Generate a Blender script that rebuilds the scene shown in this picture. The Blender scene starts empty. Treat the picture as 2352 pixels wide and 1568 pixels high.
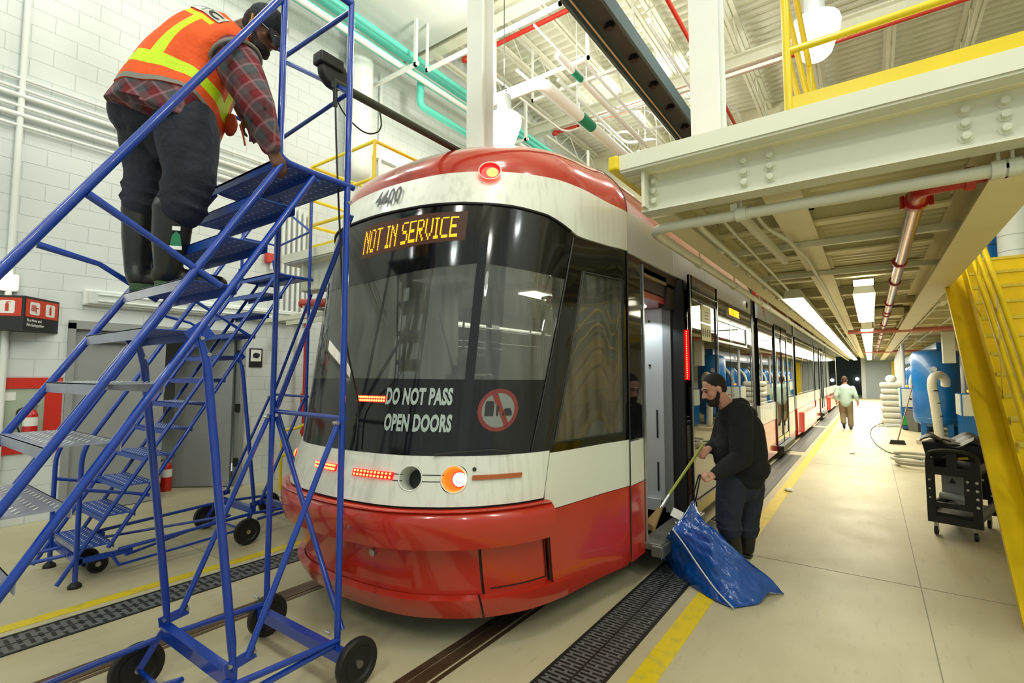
import bpy, math, random
from mathutils import Vector, Matrix, Quaternion
random.seed(7)
SC = bpy.context.scene
COL = SC.collection
# ---------------- camera ----------------
FPX, CXP, CYP, CAMZ = 1145.0, 1176.0, 784.0, 1.65
RM = Matrix(((0.81229289, -0.03913452, -0.58193535),
             (0.58324975, 0.05450271, 0.81046233),
             (0.0, -0.99774643, 0.06709736)))      # columns: image right, image down, forward
cam_data = bpy.data.cameras.new('camera')
cam_data.sensor_width = 36.0
cam_data.lens = FPX / 2352.0 * 36.0
cam_data.clip_end = 300
cam = bpy.data.objects.new('camera', cam_data)
COL.objects.link(cam)
right, up, back = RM.col[0], -RM.col[1], -RM.col[2]
cam.matrix_world = Matrix(((right[0], up[0], back[0], 0.0), (right[1], up[1], back[1], 0.0),
                           (right[2], up[2], back[2], CAMZ), (0, 0, 0, 1)))
SC.camera = cam
def P(px, py, d):
    """world point seen at a pixel of the 2352x1568 frame at depth d metres"""
    v = RM @ Vector(((px - CXP) / FPX, (py - CYP) / FPX, 1.0)) * d
    return Vector((v[0], v[1], v[2] + CAMZ))
# ---------------- world, exposure ----------------
w = bpy.data.worlds.new('world'); SC.world = w; w.use_nodes = True
bg = w.node_tree.nodes['Background']
bg.inputs[0].default_value = (0.86, 0.95, 0.93, 1); bg.inputs[1].default_value = 0.75
SC.view_settings.view_transform = 'Standard'; SC.view_settings.look = 'None'
SC.view_settings.gamma = 1.0; SC.view_settings.use_curve_mapping = False
SC.view_settings.exposure = -0.3
SC.cycles.use_denoising = True
SC.cycles.max_bounces = 8; SC.cycles.diffuse_bounces = 4; SC.cycles.transparent_max_bounces = 16
SC.cycles.sample_clamp_indirect = 6.0; SC.cycles.caustics_reflective = False; SC.cycles.caustics_refractive = False
# ---------------- area lights of the lamps in the hall ----------------
def area(name, loc, sx, sy, power, col=(1, .97, .88), rot=(0, 0, 0)):
    l = bpy.data.lights.new(name, 'AREA'); l.shape = 'RECTANGLE'; l.size = sx; l.size_y = sy
    l.energy = power; l.color = col
    o = bpy.data.objects.new(name, l); COL.objects.link(o); o.location = loc; o.rotation_euler = rot
    return o
# one lamp light in each high bay lamp of the hall (the same grid as the lamps built below)
HIGH_BAYS = [(-4.28, 5.76, 5.44), (-0.37, 6.56, 5.72), (-4.3, 11.2, 6.6), (-5.6, 1.6, 6.2), (-5.6, -3.4, 6.2), (-0.4, 1.0, 6.2), (-0.4, -3.6, 6.2), (4.2, 1.0, 6.2), (4.4, -3.6, 6.2)]
for x, y, z in HIGH_BAYS:
    l = bpy.data.lights.new('high_bay_light', 'SPOT'); l.energy = 400 * (.5 if x < -5 else 1) ; l.shadow_soft_size = .22; l.color = (.93, 1, .97)
    l.spot_size = math.radians(165); l.spot_blend = .6
    o = bpy.data.objects.new('high_bay_light', l); COL.objects.link(o); o.location = (x, y, z - .32)
    l = bpy.data.lights.new('high_bay_uplight', 'POINT'); l.energy = 260 * (.5 if x < -5 else 1); l.shadow_soft_size = .25; l.color = (1, .98, .88)
    o = bpy.data.objects.new('high_bay_uplight', l); COL.objects.link(o); o.location = (x, y, z + .95)
# one light under each pair of corridor luminaires
for k in range(8):
    area('corridor_light', (-.42, 9.4 + 4.2 * k, 2.62), .9, 3.9, 85 + 38 * k, (1, .93, .70))

# ---------------- mesh helpers ----------------
def smooth_path(pts, r, n=5):
    pts = [Vector(p) for p in pts]
    if r <= 0 or len(pts) < 3: return pts
    out = [pts[0]]
    for a, b, c in zip(pts, pts[1:], pts[2:]):
        u, v = (a - b), (c - b); lu, lv = u.length, v.length
        rr = min(r, lu * .48, lv * .48); u.normalize(); v.normalize()
        p0, p1 = b + u * rr, b + v * rr
        for i in range(n + 1):
            t = i / n; out.append(p0 * (1 - t) ** 2 + b * 2 * t * (1 - t) + p1 * t * t)
    out.append(pts[-1]); return out
class MB:
    def __init__(s): s.v = []; s.f = []; s.m = []; s.cur = 0
    def add(s, vs, fs):
        o = len(s.v); s.v += [Vector(v) for v in vs]
        for f in fs: s.f.append([i + o for i in f]); s.m.append(s.cur)
        return s
    def box(s, x0, x1, y0, y1, z0, z1):
        vs = [(x, y, z) for z in (z0, z1) for y in (y0, y1) for x in (x0, x1)]
        return s.add(vs, [(0, 2, 3, 1), (4, 5, 7, 6), (0, 1, 5, 4), (2, 6, 7, 3), (0, 4, 6, 2), (1, 3, 7, 5)])
    def obox(s, c, sx, sy, sz, M=None):
        M = M or Matrix.Identity(3); c = Vector(c)
        vs = [c + M @ Vector((x * sx / 2, y * sy / 2, z * sz / 2)) for z in (-1, 1) for y in (-1, 1) for x in (-1, 1)]
        return s.add(vs, [(0, 2, 3, 1), (4, 5, 7, 6), (0, 1, 5, 4), (2, 6, 7, 3), (0, 4, 6, 2), (1, 3, 7, 5)])
    def bar(s, a, b, w, h, upv=(0, 0, 1)):
        a, b = Vector(a), Vector(b); d = (b - a); L = d.length; d.normalize(); u = Vector(upv)
        if abs(d.dot(u)) > .98: u = Vector((1, 0, 0))
        x = d.cross(u).normalized(); z = x.cross(d).normalized()
        M = Matrix((x, d, z)).transposed()
        return s.obox((a + b) / 2, w, L, h, M)
    def tube(s, pts, r, n=10, bend=0, closed=False, caps=True):
        pts = smooth_path(pts, bend) if bend else [Vector(p) for p in pts]
        N = len(pts); rs = r if isinstance(r, (list, tuple)) else [r] * N
        if len(rs) != N: rs = [rs[0] + (rs[-1] - rs[0]) * i / (N - 1) for i in range(N)]
        t0 = (pts[1] - pts[0]).normalized(); u = t0.orthogonal().normalized(); vs = []; last = t0
        for i, p in enumerate(pts):
            if closed: t = (pts[(i + 1) % N] - pts[i - 1]).normalized()
            elif i == 0: t = t0
            elif i == N - 1: t = (pts[-1] - pts[-2]).normalized()
            else: t = ((pts[i + 1] - p).normalized() + (p - pts[i - 1]).normalized()).normalized()
            q = last.rotation_difference(t); u = (q @ u).normalized(); last = t; w_ = t.cross(u).normalized()
            for k in range(n):
                a = 2 * math.pi * k / n; vs.append(p + (u * math.cos(a) + w_ * math.sin(a)) * rs[i])
        fs = []
        for i in range(N if closed else N - 1):
            j = (i + 1) % N
            for k in range(n): fs.append((i * n + k, i * n + (k + 1) % n, j * n + (k + 1) % n, j * n + k))
        if caps and not closed: fs += [tuple(range(n))[::-1], tuple(range((N - 1) * n, N * n))]
        return s.add(vs, fs)
    def cyl(s, a, b, r, r2=None, n=16): return s.tube([a, b], [r, r if r2 is None else r2], n)
    def lathe(s, prof, c=(0, 0, 0), n=20, axis='z'):
        c = Vector(c); vs = []; 
        for r, z in prof:
            for k in range(n):
                a = 2 * math.pi * k / n; p = (r * math.cos(a), r * math.sin(a), z)
                if axis == 'x': p = (p[2], p[0], p[1])
                if axis == 'y': p = (p[1], p[2], p[0])
                vs.append(c + Vector(p))
        fs = []
        for i in range(len(prof) - 1):
            for k in range(n): fs.append((i * n + k, i * n + (k + 1) % n, (i + 1) * n + (k + 1) % n, (i + 1) * n + k))
        if prof[0][0] > 1e-4: fs.append(tuple(range(n))[::-1])
        if prof[-1][0] > 1e-4: fs.append(tuple(range((len(prof) - 1) * n, len(prof) * n)))
        return s.add(vs, fs)
    def ell(s, c, r, M=None, n=16):
        M = M or Matrix.Identity(3); c = Vector(c); r = (r, r, r) if isinstance(r, (int, float)) else r
        vs = [c + M @ Vector((0, 0, -r[2]))]; h = n // 2
        for i in range(1, h):
            th = math.pi * i / h
            for k in range(n):
                a = 2 * math.pi * k / n
                vs.append(c + M @ Vector((r[0] * math.sin(th) * math.cos(a), r[1] * math.sin(th) * math.sin(a), -r[2] * math.cos(th))))
        vs.append(c + M @ Vector((0, 0, r[2]))); L = len(vs) - 1; fs = []
        for k in range(n):
            fs.append((0, 1 + (k + 1) % n, 1 + k)); fs.append((L, 1 + (h - 2) * n + k, 1 + (h - 2) * n + (k + 1) % n))
        for i in range(h - 2):
            for k in range(n): fs.append((1 + i * n + k, 1 + i * n + (k + 1) % n, 1 + (i + 1) * n + (k + 1) % n, 1 + (i + 1) * n + k))
        return s.add(vs, fs)
    def cap(s, a, b, ra, rb, n=14):     # a rounded cone
        a, b = Vector(a), Vector(b); s.ell(a, ra, n=n); s.ell(b, rb, n=n); s.cyl(a, b, ra, rb, n); return s
    def chain(s, pts, rs, n=14):
        for i in range(len(pts) - 1): s.cap(pts[i], pts[i + 1], rs[i], rs[i + 1], n)
        return s
    def prism(s, poly, fn, a, b):       # polygon of (u,v); fn(u,v,w)->point, extruded from w=a to w=b
        n = len(poly); vs = [fn(u, v, a) for u, v in poly] + [fn(u, v, b) for u, v in poly]
        fs = [tuple(range(n))[::-1], tuple(range(n, 2 * n))] + [(k, (k + 1) % n, n + (k + 1) % n, n + k) for k in range(n)]
        return s.add(vs, fs)
    def grid(s, fn, nu, nv, flip=False, wrap=False):
        vs = [fn(i / nu, j / nv) for j in range(nv + 1) for i in range(nu + 1)]; fs = []
        for j in range(nv):
            for i in range(nu):
                q = (j * (nu + 1) + i, j * (nu + 1) + i + 1, (j + 1) * (nu + 1) + i + 1, (j + 1) * (nu + 1) + i)
                fs.append(q[::-1] if flip else q)
        return s.add(vs, fs)
    def shell(s, fn, nu, nv, th):       # a patch with thickness; fn(u,v,off)
        a = [fn(i / nu, j / nv, 0) for j in range(nv + 1) for i in range(nu + 1)]
        b = [fn(i / nu, j / nv, -th) for j in range(nv + 1) for i in range(nu + 1)]
        L = len(a); w_ = nu + 1; fs = []
        for j in range(nv):
            for i in range(nu):
                q = (j * w_ + i, j * w_ + i + 1, (j + 1) * w_ + i + 1, (j + 1) * w_ + i); fs.append(q); fs.append(tuple(k + L for k in q[::-1]))
        for i in range(nu):
            fs.append((i, i + L, i + 1 + L, i + 1)); k = nv * w_; fs.append((k + i, k + i + 1, k + i + 1 + L, k + i + L))
        for j in range(nv):
            k = j * w_; fs.append((k, k + w_, k + w_ + L, k + L)); k += nu; fs.append((k, k + L, k + w_ + L, k + w_))
        return s.add(a + b, fs)
    def build(s, name, mat, parent=None, smooth=True, angle=38, voxel=None, sm=0, bevel=0):
        off = OFF.get(parent.name, Vector()) if parent else Vector()
        me = bpy.data.meshes.new(name); me.from_pydata([tuple(v - off) for v in s.v], [], s.f)
        mats = mat if isinstance(mat, (list, tuple)) else [mat]
        for m in mats: me.materials.append(m)
        if len(mats) > 1: me.polygons.foreach_set('material_index', s.m)
        me.validate(); me.update()
        o = bpy.data.objects.new(name, me); COL.objects.link(o)
        if voxel:
            md = o.modifiers.new('r', 'REMESH'); md.mode = 'VOXEL'; md.voxel_size = voxel; md.adaptivity = 0
            if sm: md = o.modifiers.new('s', 'SMOOTH'); md.factor = .5; md.iterations = sm
            dg = bpy.context.evaluated_depsgraph_get(); nm = bpy.data.meshes.new_from_object(o.evaluated_get(dg))
            o.modifiers.clear(); o.data = nm; nm.name = name; me = nm
            if not me.materials:
                for m in mats: me.materials.append(m)
        if bevel:
            md = o.modifiers.new('bevel', 'BEVEL'); md.width = bevel; md.segments = 2; md.limit_method = 'ANGLE'; md.angle_limit = .9
        if smooth:
            me.polygons.foreach_set('use_smooth', [True] * len(me.polygons))
            if angle < 180 and not voxel: me.set_sharp_from_angle(angle=math.radians(angle))
        if parent: o.parent = parent; OFF[o.name] = off
        return o
OFF = {}
def tag(o, label=None, cat=None, group=None, kind=None):
    if label: o['label'] = label
    if cat: o['category'] = cat
    if group: o['group'] = group
    if kind: o['kind'] = kind
    return o
def thing(name, label, cat, loc=(0, 0, 0), group=None):
    o = bpy.data.objects.new(name, None); COL.objects.link(o); o.location = loc; o.empty_display_size = .1
    OFF[o.name] = Vector(loc); return tag(o, label, cat, group)
def struct(mb, name, mat, **k): return tag(mb.build(name, mat, **k), kind='structure')
def kids(o): return [c for c in bpy.data.objects if c.parent == o]
def copy_tree(o, parent=None):
    c = o.copy(); COL.objects.link(c)
    if parent: c.parent = parent
    for ch in kids(o): copy_tree(ch, c)
    return c
# ---------------- materials ----------------
def lin1(c): c /= 255.0; return c / 12.92 if c <= .04045 else ((c + .055) / 1.055) ** 2.4
def rgb(r, g, b): return (lin1(r), lin1(g), lin1(b), 1)
def mat(name, col, rough=.5, metal=0, var=0, vscale=3, bump=0, bscale=40, coat=0, spec=.5, emit=None, estr=0, dirt=None, stretch=None):
    m = bpy.data.materials.new(name); m.use_nodes = True; nt = m.node_tree; b = nt.nodes['Principled BSDF']
    b.inputs['Base Color'].default_value = rgb(*col); b.inputs['Roughness'].default_value = rough
    b.inputs['Metallic'].default_value = metal; b.inputs['Coat Weight'].default_value = coat; b.inputs['Specular IOR Level'].default_value = spec
    tc = nt.nodes.new('ShaderNodeTexCoord'); vec = tc.outputs['Object']
    if stretch:
        mp = nt.nodes.new('ShaderNodeMapping'); mp.inputs['Scale'].default_value = stretch; nt.links.new(vec, mp.inputs[0]); vec = mp.outputs[0]
    if var:
        n = nt.nodes.new('ShaderNodeTexNoise'); n.inputs['Scale'].default_value = vscale; n.inputs['Detail'].default_value = 5
        r = nt.nodes.new('ShaderNodeValToRGB'); nt.links.new(vec, n.inputs['Vector']); nt.links.new(n.outputs['Fac'], r.inputs[0])
        c = rgb(*col); d = rgb(*dirt) if dirt else tuple(x * (1 - var) for x in c[:3]) + (1,)
        e = c if dirt else tuple(min(1, x * (1 + var * .5)) for x in c[:3]) + (1,)
        r.color_ramp.elements[0].position = .5 - (.28 if not dirt else .22); r.color_ramp.elements[0].color = d
        r.color_ramp.elements[1].position = .72 if not dirt else .5; r.color_ramp.elements[1].color = e
        nt.links.new(r.outputs[0], b.inputs['Base Color'])
    if bump:
        n2 = nt.nodes.new('ShaderNodeTexNoise'); n2.inputs['Scale'].default_value = bscale; n2.inputs['Detail'].default_value = 3
        bp = nt.nodes.new('ShaderNodeBump'); bp.inputs['Strength'].default_value = bump; bp.inputs['Distance'].default_value = .02
        nt.links.new(vec, n2.inputs['Vector']); nt.links.new(n2.outputs['Fac'], bp.inputs['Height']); nt.links.new(bp.outputs[0], b.inputs['Normal'])
    if emit: b.inputs['Emission Color'].default_value = rgb(*emit); b.inputs['Emission Strength'].default_value = estr
    return m
def glassy(name, tint, gloss_rough=.02, ior=1.5, base=.0, film=0):
    m = bpy.data.materials.new(name); m.use_nodes = True; nt = m.node_tree; nt.nodes.remove(nt.nodes['Principled BSDF'])
    out = nt.nodes['Material Output']; tr = nt.nodes.new('ShaderNodeBsdfTransparent'); tr.inputs[0].default_value = tint
    gl = nt.nodes.new('ShaderNodeBsdfGlossy'); gl.inputs['Roughness'].default_value = gloss_rough
    fr = nt.nodes.new('ShaderNodeFresnel'); fr.inputs[0].default_value = ior; mx = nt.nodes.new('ShaderNodeMixShader')
    ad = nt.nodes.new('ShaderNodeMath'); ad.operation = 'ADD'; ad.inputs[1].default_value = base
    nt.links.new(fr.outputs[0], ad.inputs[0]); nt.links.new(ad.outputs[0], mx.inputs[0])
    nt.links.new(tr.outputs[0], mx.inputs[1]); nt.links.new(gl.outputs[0], mx.inputs[2]); res = mx.outputs[0]
    if film:                                   # dried dirt film in vertical runs
        df = nt.nodes.new('ShaderNodeBsdfDiffuse'); df.inputs[0].default_value = rgb(150, 150, 140); tc = nt.nodes.new('ShaderNodeTexCoord'); mp = nt.nodes.new('ShaderNodeMapping'); mp.inputs['Scale'].default_value = (9, 9, .8)
        no = nt.nodes.new('ShaderNodeTexNoise'); no.inputs['Scale'].default_value = 2; no.inputs['Detail'].default_value = 4; mr = nt.nodes.new('ShaderNodeMapRange'); mr.inputs[1].default_value = .3; mr.inputs[2].default_value = .75; mr.inputs[3].default_value = film * .4; mr.inputs[4].default_value = film * 2.2
        nt.links.new(tc.outputs['Object'], mp.inputs[0]); nt.links.new(mp.outputs[0], no.inputs['Vector']); nt.links.new(no.outputs['Fac'], mr.inputs[0]); m2 = nt.nodes.new('ShaderNodeMixShader'); nt.links.new(mr.outputs[0], m2.inputs[0]); nt.links.new(res, m2.inputs[1]); nt.links.new(df.outputs[0], m2.inputs[2]); res = m2.outputs[0]
    nt.links.new(res, out.inputs[0])
    return m
M = {}
M['blue'] = mat('blue_paint', (6, 58, 160), .28, var=.12, vscale=6, coat=.4)
M['blue_tread'] = mat('blue_tread', (26, 74, 166), .4, var=.2, vscale=9)
M['grey_tread'] = mat('worn_steel_tread', (150, 156, 176), .35, metal=.35, var=.2, vscale=8)
M['yellow'] = mat('yellow_paint', (232, 204, 0), .35, var=.08, vscale=4, coat=.2)
M['floor_yellow'] = mat('floor_line_yellow', (222, 196, 20), .45, var=.7, vscale=9, dirt=(190, 176, 70))
M['cream'] = mat('cream_paint', (222, 222, 200), .45, var=.05, vscale=2)
M['white'] = mat('white_paint', (232, 236, 232), .45, var=.04, vscale=2)
M['ceil_white'] = mat('ceiling_paint', (236, 236, 218), .6, var=.06, vscale=3)
M['red'] = mat('tram_red', (186, 44, 24), .2, var=.1, vscale=2, coat=.6)
M['roof_red'] = mat('tram_roof_red', (178, 52, 40), .16, var=.1, vscale=2, coat=.8)
M['tram_white'] = mat('tram_white_dirty', (222, 224, 212), .35, var=.3, vscale=5, dirt=(204, 203, 190), coat=.2, stretch=(5, 5, .3))
M['tram_clean'] = mat('tram_white', (224, 226, 214), .3, var=.04, vscale=2, coat=.3)
M['silver'] = mat('tram_silver_panel', (208, 213, 212), .3, metal=.1)
M['black_gloss'] = mat('black_glass', (14, 15, 13), .06, var=0, coat=.3)
M['mask'] = mat('windscreen_mask', (17, 17, 15), .1, var=.5, vscale=14, dirt=(30, 30, 27), stretch=(4, 4, .3))
M['black'] = mat('black_rubber', (22, 22, 22), .55)
M['trough'] = mat('trough_grey', (74, 92, 96), .85); M['bay_body'] = mat('bay_housing', (170, 176, 176), .5); M['stair_yellow'] = mat('stair_yellow', (232, 198, 0), .5, var=.1, vscale=5, spec=.3)
M['dark'] = mat('dark_steel', (44, 46, 44), .5, metal=.4)
M['steel'] = mat('brushed_steel', (180, 182, 180), .25, metal=.9)
M['chrome'] = mat('chrome', (215, 218, 218), .1, metal=1)
M['grey'] = mat('grey_door_paint', (150, 153, 152), .5, var=.06)
M['lgrey'] = mat('light_grey_panel', (190, 194, 194), .35, var=.03)
M['pipe_red'] = mat('sprinkler_red', (188, 40, 26), .35, coat=.2)
M['teal'] = mat('teal_pipe', (96, 208, 190), .4)
M['green'] = mat('green_label', (14, 130, 96), .5)
M['tank_blue'] = mat('tank_blue', (20, 104, 176), .3, var=.12, vscale=2, coat=.3)
M['panel_white'] = mat('cabinet_white', (214, 218, 204), .45)
M['plastic_black'] = mat('cart_black_plastic', (26, 25, 22), .5, bump=.2, bscale=200)
M['rail_steel'] = mat('rail_steel', (112, 88, 66), .4, metal=.6, var=.4, vscale=5)
M['lens_red'] = mat('red_led_lens', (200, 10, 14), .3, emit=(255, 16, 20), estr=2.2)
M['led_red'] = mat('red_led_dots', (255, 120, 70), .3, emit=(255, 120, 60), estr=7)
M['led_white'] = mat('signal_led', (255, 230, 220), .3, emit=(255, 215, 190), estr=14)
M['bowl_orange'] = mat('lit_lamp_bowl', (240, 110, 30), .3, emit=(255, 105, 20), estr=1.3)
M['amber'] = mat('amber_reflector', (170, 84, 20), .25, coat=.5)
M['led_amber'] = mat('amber_led_text', (255, 170, 0), .4, emit=(255, 160, 10), estr=3.6)
M['amber_glow'] = mat('amber_display_back', (30, 17, 5), .6, emit=(255, 120, 0), estr=.05)
M['tube'] = mat('lit_diffuser', (255, 250, 235), .5, emit=(255, 250, 226), estr=6)
M['bay'] = mat('lit_bay_lens', (255, 255, 255), .5, emit=(252, 255, 250), estr=4.0)
M['glass'] = glassy('tram_glass', (.78, .80, .74, 1), .015, 1.5, .05, .14)
M['side_glass'] = glassy('tram_side_glass', (.32, .34, .30, 1), .01, 1.6, .22)
M['ink'] = mat('black_print', (34, 36, 36), .5)
M['sign_white'] = mat('sign_white', (236, 236, 230), .5)
M['sign_red'] = mat('sign_red', (206, 58, 34), .45)
M['decal'] = mat('frosted_decal', (168, 182, 176), .5)
# ================= setting =================
def floor_material():
    m = mat('concrete_floor', (196, 190, 158), .3, var=0, spec=.4); nt = m.node_tree; b = nt.nodes['Principled BSDF']
    tc = nt.nodes.new('ShaderNodeTexCoord')
    def noise(sc, det, stretch=(1, 1, 1)):
        mp = nt.nodes.new('ShaderNodeMapping'); mp.inputs['Scale'].default_value = stretch; nt.links.new(tc.outputs['Object'], mp.inputs[0])
        n = nt.nodes.new('ShaderNodeTexNoise'); n.inputs['Scale'].default_value = sc; n.inputs['Detail'].default_value = det; n.inputs['Roughness'].default_value = .6
        nt.links.new(mp.outputs[0], n.inputs['Vector']); return n.outputs['Fac']
    def ramp(f, a, ca, b_, cb):
        r = nt.nodes.new('ShaderNodeValToRGB'); r.color_ramp.elements[0].position = a; r.color_ramp.elements[0].color = ca
        r.color_ramp.elements[1].position = b_; r.color_ramp.elements[1].color = cb; nt.links.new(f, r.inputs[0]); return r.outputs[0]
    big = ramp(noise(.8, 6, (1, .5, 1)), .3, rgb(172, 163, 130), .7, rgb(204, 196, 164))
    sp = ramp(noise(7, 4, (3, .6, 1)), .22, (.62, .6, .55, 1), .42, (1, 1, 1, 1))
    mx = nt.nodes.new('ShaderNodeMix'); mx.data_type = 'RGBA'; mx.blend_type = 'MULTIPLY'; mx.inputs[0].default_value = .5
    nt.links.new(big, mx.inputs[6]); nt.links.new(sp, mx.inputs[7]); nt.links.new(mx.outputs[2], b.inputs['Base Color'])
    rr = nt.nodes.new('ShaderNodeMapRange'); rr.inputs[3].default_value = .42; rr.inputs[4].default_value = .62
    nt.links.new(noise(2.5, 4), rr.inputs[0]); nt.links.new(rr.outputs[0], b.inputs['Roughness'])
    return m
M['floor'] = floor_material()
def block_material():
    m = mat('painted_block_wall', (226, 231, 230), .55); nt = m.node_tree; b = nt.nodes['Principled BSDF']
    tc = nt.nodes.new('ShaderNodeTexCoord'); sx = nt.nodes.new('ShaderNodeSeparateXYZ'); cb = nt.nodes.new('ShaderNodeCombineXYZ')
    nt.links.new(tc.outputs['Object'], sx.inputs[0]); nt.links.new(sx.outputs[1], cb.inputs[0]); nt.links.new(sx.outputs[2], cb.inputs[1])
    br = nt.nodes.new('ShaderNodeTexBrick'); br.inputs['Scale'].default_value = 1; br.inputs['Brick Width'].default_value = .41
    br.inputs['Row Height'].default_value = .203; br.inputs['Mortar Size'].default_value = .006; br.inputs['Mortar Smooth'].default_value = .6
    br.inputs['Color1'].default_value = rgb(214, 221, 220); br.inputs['Color2'].default_value = rgb(218, 224, 223); br.inputs['Mortar'].default_value = rgb(196, 203, 202)
    nt.links.new(cb.outputs[0], br.inputs['Vector']); nt.links.new(br.outputs['Color'], b.inputs['Base Color'])
    bp = nt.nodes.new('ShaderNodeBump'); bp.inputs['Strength'].default_value = .5; bp.inputs['Distance'].default_value = .006; bp.invert = True
    nt.links.new(br.outputs['Fac'], bp.inputs['Height']); nt.links.new(bp.outputs[0], b.inputs['Normal'])
    return m
M['block'] = block_material()
XW = -7.7
mb = MB(); mb.box(-9, 9, -7, 51, -.12, 0); struct(mb, 'floor', M['floor'], smooth=False)
# left wall with the door opening
mb = MB(); mb.box(XW - .25, XW, -7, 1.71, 0, 9.2); mb.box(XW - .25, XW, 3.78, 15.2, 0, 9.2); mb.box(XW - .25, XW, 1.71, 3.78, 2.3, 9.2)
struct(mb, 'wall_left', M['block'], smooth=False)
mb = MB(); mb.box(XW - 2.2, XW - 2.1, .9, 5, 0, 3); mb.box(XW - 2.1, XW - .25, .8, .9, 0, 3); mb.box(XW - 2.1, XW - .25, 5, 5.1, 0, 3); mb.box(XW - 2.2, XW - .25, .8, 5.1, 3, 3.1)
struct(mb, 'wall_vestibule', mat('vestibule_paint', (176, 176, 160), .6), smooth=False)
# end wall above the tracks, far wall
mb = MB(); mb.box(-7.7, 9, 15.0, 15.2, 4.3, 9.2); struct(mb, 'wall_end_upper', mat('end_wall_paint', (226, 222, 190), .6, var=.05), smooth=False)
mb = MB(); mb.box(-.55, 9, 43.5, 43.7, 0, 4.3); mb.box(-9, -4.5, 43.5, 43.7, 0, 4.3); mb.box(-4.5, -.55, 43.5, 43.7, 3.0, 4.3); struct(mb, 'wall_far', mat('far_wall_paint', (206, 214, 220), .6), smooth=False)
mb = MB(); mb.box(-6, 1, 50.5, 50.7, 0, 4.3); struct(mb, 'wall_back', mat('back_wall_dark', (60, 74, 74), .7), smooth=False)
mb = MB(); mb.box(-9, -7.0, 15.2, 43.5, 0, 4.3); struct(mb, 'wall_left_far', mat('far_left_paint', (200, 212, 216), .6), smooth=False)
mb = MB(); mb.box(-9, 9, 15.2, 51, 4.2, 4.35); struct(mb, 'ceiling_far', M['cream'], smooth=False)
mb = MB(); mb.box(6.5, 6.7, -1, 46, 0, 9.2); struct(mb, 'wall_right', mat('right_wall_paint', (206, 214, 214), .6), smooth=False)
# roof deck: ribs run across the tracks
mb = MB(); n = 96; y0, y1 = -7, 15.2; prof = []
for k in range(n):
    a = y0 + (y1 - y0) * k / n; d = (y1 - y0) / n
    prof += [(a, 9.2), (a + d * .42, 9.2), (a + d * .52, 9.12), (a + d * .9, 9.12)]
prof.append((y1, 9.2)); L = len(prof)
mb.add([(-9, a, z) for a, z in prof] + [(9, a, z) for a, z in prof], [(i, i + L, i + 1 + L, i + 1) for i in range(L - 1)])
struct(mb, 'ceiling', M['ceil_white'], smooth=False)
# roof joists along the tracks
def joist(x, z0=8.35, z1=8.95):
    mb = MB(); mb.box(x - .09, x - .015, -6.9, 14.9, z1, z1 + .05); mb.box(x + .015, x + .09, -6.9, 14.9, z1, z1 + .05)
    mb.box(x - .07, x - .015, -6.9, 14.9, z0, z0 + .05); mb.box(x + .015, x + .07, -6.9, 14.9, z0, z0 + .05)
    y = -6.8; k = 0
    while y < 14.3:
        mb.tube([(x, y, z0 + .02 if k % 2 else z1), (x, y + .62, z1 if k % 2 else z0 + .02)], .016, 5); y += .62; k += 1
    return mb
JX = [-7.2, -5.9, -4.6, -3.3, -2.0, -.7, .6, 1.9, 3.2, 4.5, 5.8]
JW = ['beside the block wall', 'second from the block wall', 'above the duct', 'left of the dark rail trough', 'crossing above the dark rail trough', 'above the white steel column', 'above the lit bell lamp of the deck', 'past the bell lamp of the deck', 'fourth from the far wall', 'third from the far wall', 'beside the far wall']
for x, wd in zip(JX, JW):
    tag(joist(x).build('roof_joist', M['ceil_white'], smooth=False), 'white open web steel roof joist ' + wd, 'roof joist', 'white steel roof joists')
for k, y in enumerate((2.6, 6.9, 11.0)):
    mb = MB(); mb.box(-7.7, 6.5, y - .12, y + .12, 8.08, 8.12); mb.box(-7.7, 6.5, y - .12, y + .12, 8.33, 8.37); mb.box(-7.7, 6.5, y - .012, y + .012, 8.1, 8.35)
    tag(mb.build('roof_girder', M['ceil_white'], smooth=False), 'white steel girder crossing the hall, %s' % ('over the ladders', 'over the front of the streetcar', 'near the end wall')[k], 'girder', 'white steel girders under the roof')
# rails and drain grates, floor lines
for x, wd in ((-3.62, 'running under the blue rolling ladder'), (-2.05, 'emerging under the front of the streetcar')):
    mb = MB(); mb.box(x - .1, x - .045, -5, 43, -.02, .003); mb.box(x - .035, x + .045, -5, 43, -.02, .006); mb.box(x + .06, x + .09, -5, 43, -.02, .003)
    tag(mb.build('track_rail', [M['rail_steel']], smooth=False), 'rusty steel rail set flush in the floor, ' + wd, 'rail', 'streetcar track rails')
def grate_mat(across):
    m = mat('drain_grate' + across, (58, 60, 60), .55); nt = m.node_tree; b = nt.nodes['Principled BSDF']
    tc = nt.nodes.new('ShaderNodeTexCoord'); br = nt.nodes.new('ShaderNodeTexBrick'); br.offset = .5
    mp = nt.nodes.new('ShaderNodeMapping'); mp.inputs['Scale'].default_value = (1, 1, 1)
    nt.links.new(tc.outputs['Object'], mp.inputs[0]); nt.links.new(mp.outputs[0], br.inputs['Vector'])
    w_, h_, ms = (.12, .035, .009) if across == 'a' else (.11, .05, .014)
    br.inputs['Scale'].default_value = 1; br.inputs['Brick Width'].default_value = w_; br.inputs['Row Height'].default_value = h_; br.inputs['Mortar Size'].default_value = ms
    br.inputs['Color1'].default_value = rgb(14, 14, 14); br.inputs['Color2'].default_value = rgb(26, 26, 26); br.inputs['Mortar'].default_value = rgb(96, 98, 98)
    nt.links.new(br.outputs['Color'], b.inputs['Base Color']); return m
M['grate_a'] = grate_mat('a'); M['grate_b'] = grate_mat('b')
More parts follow.
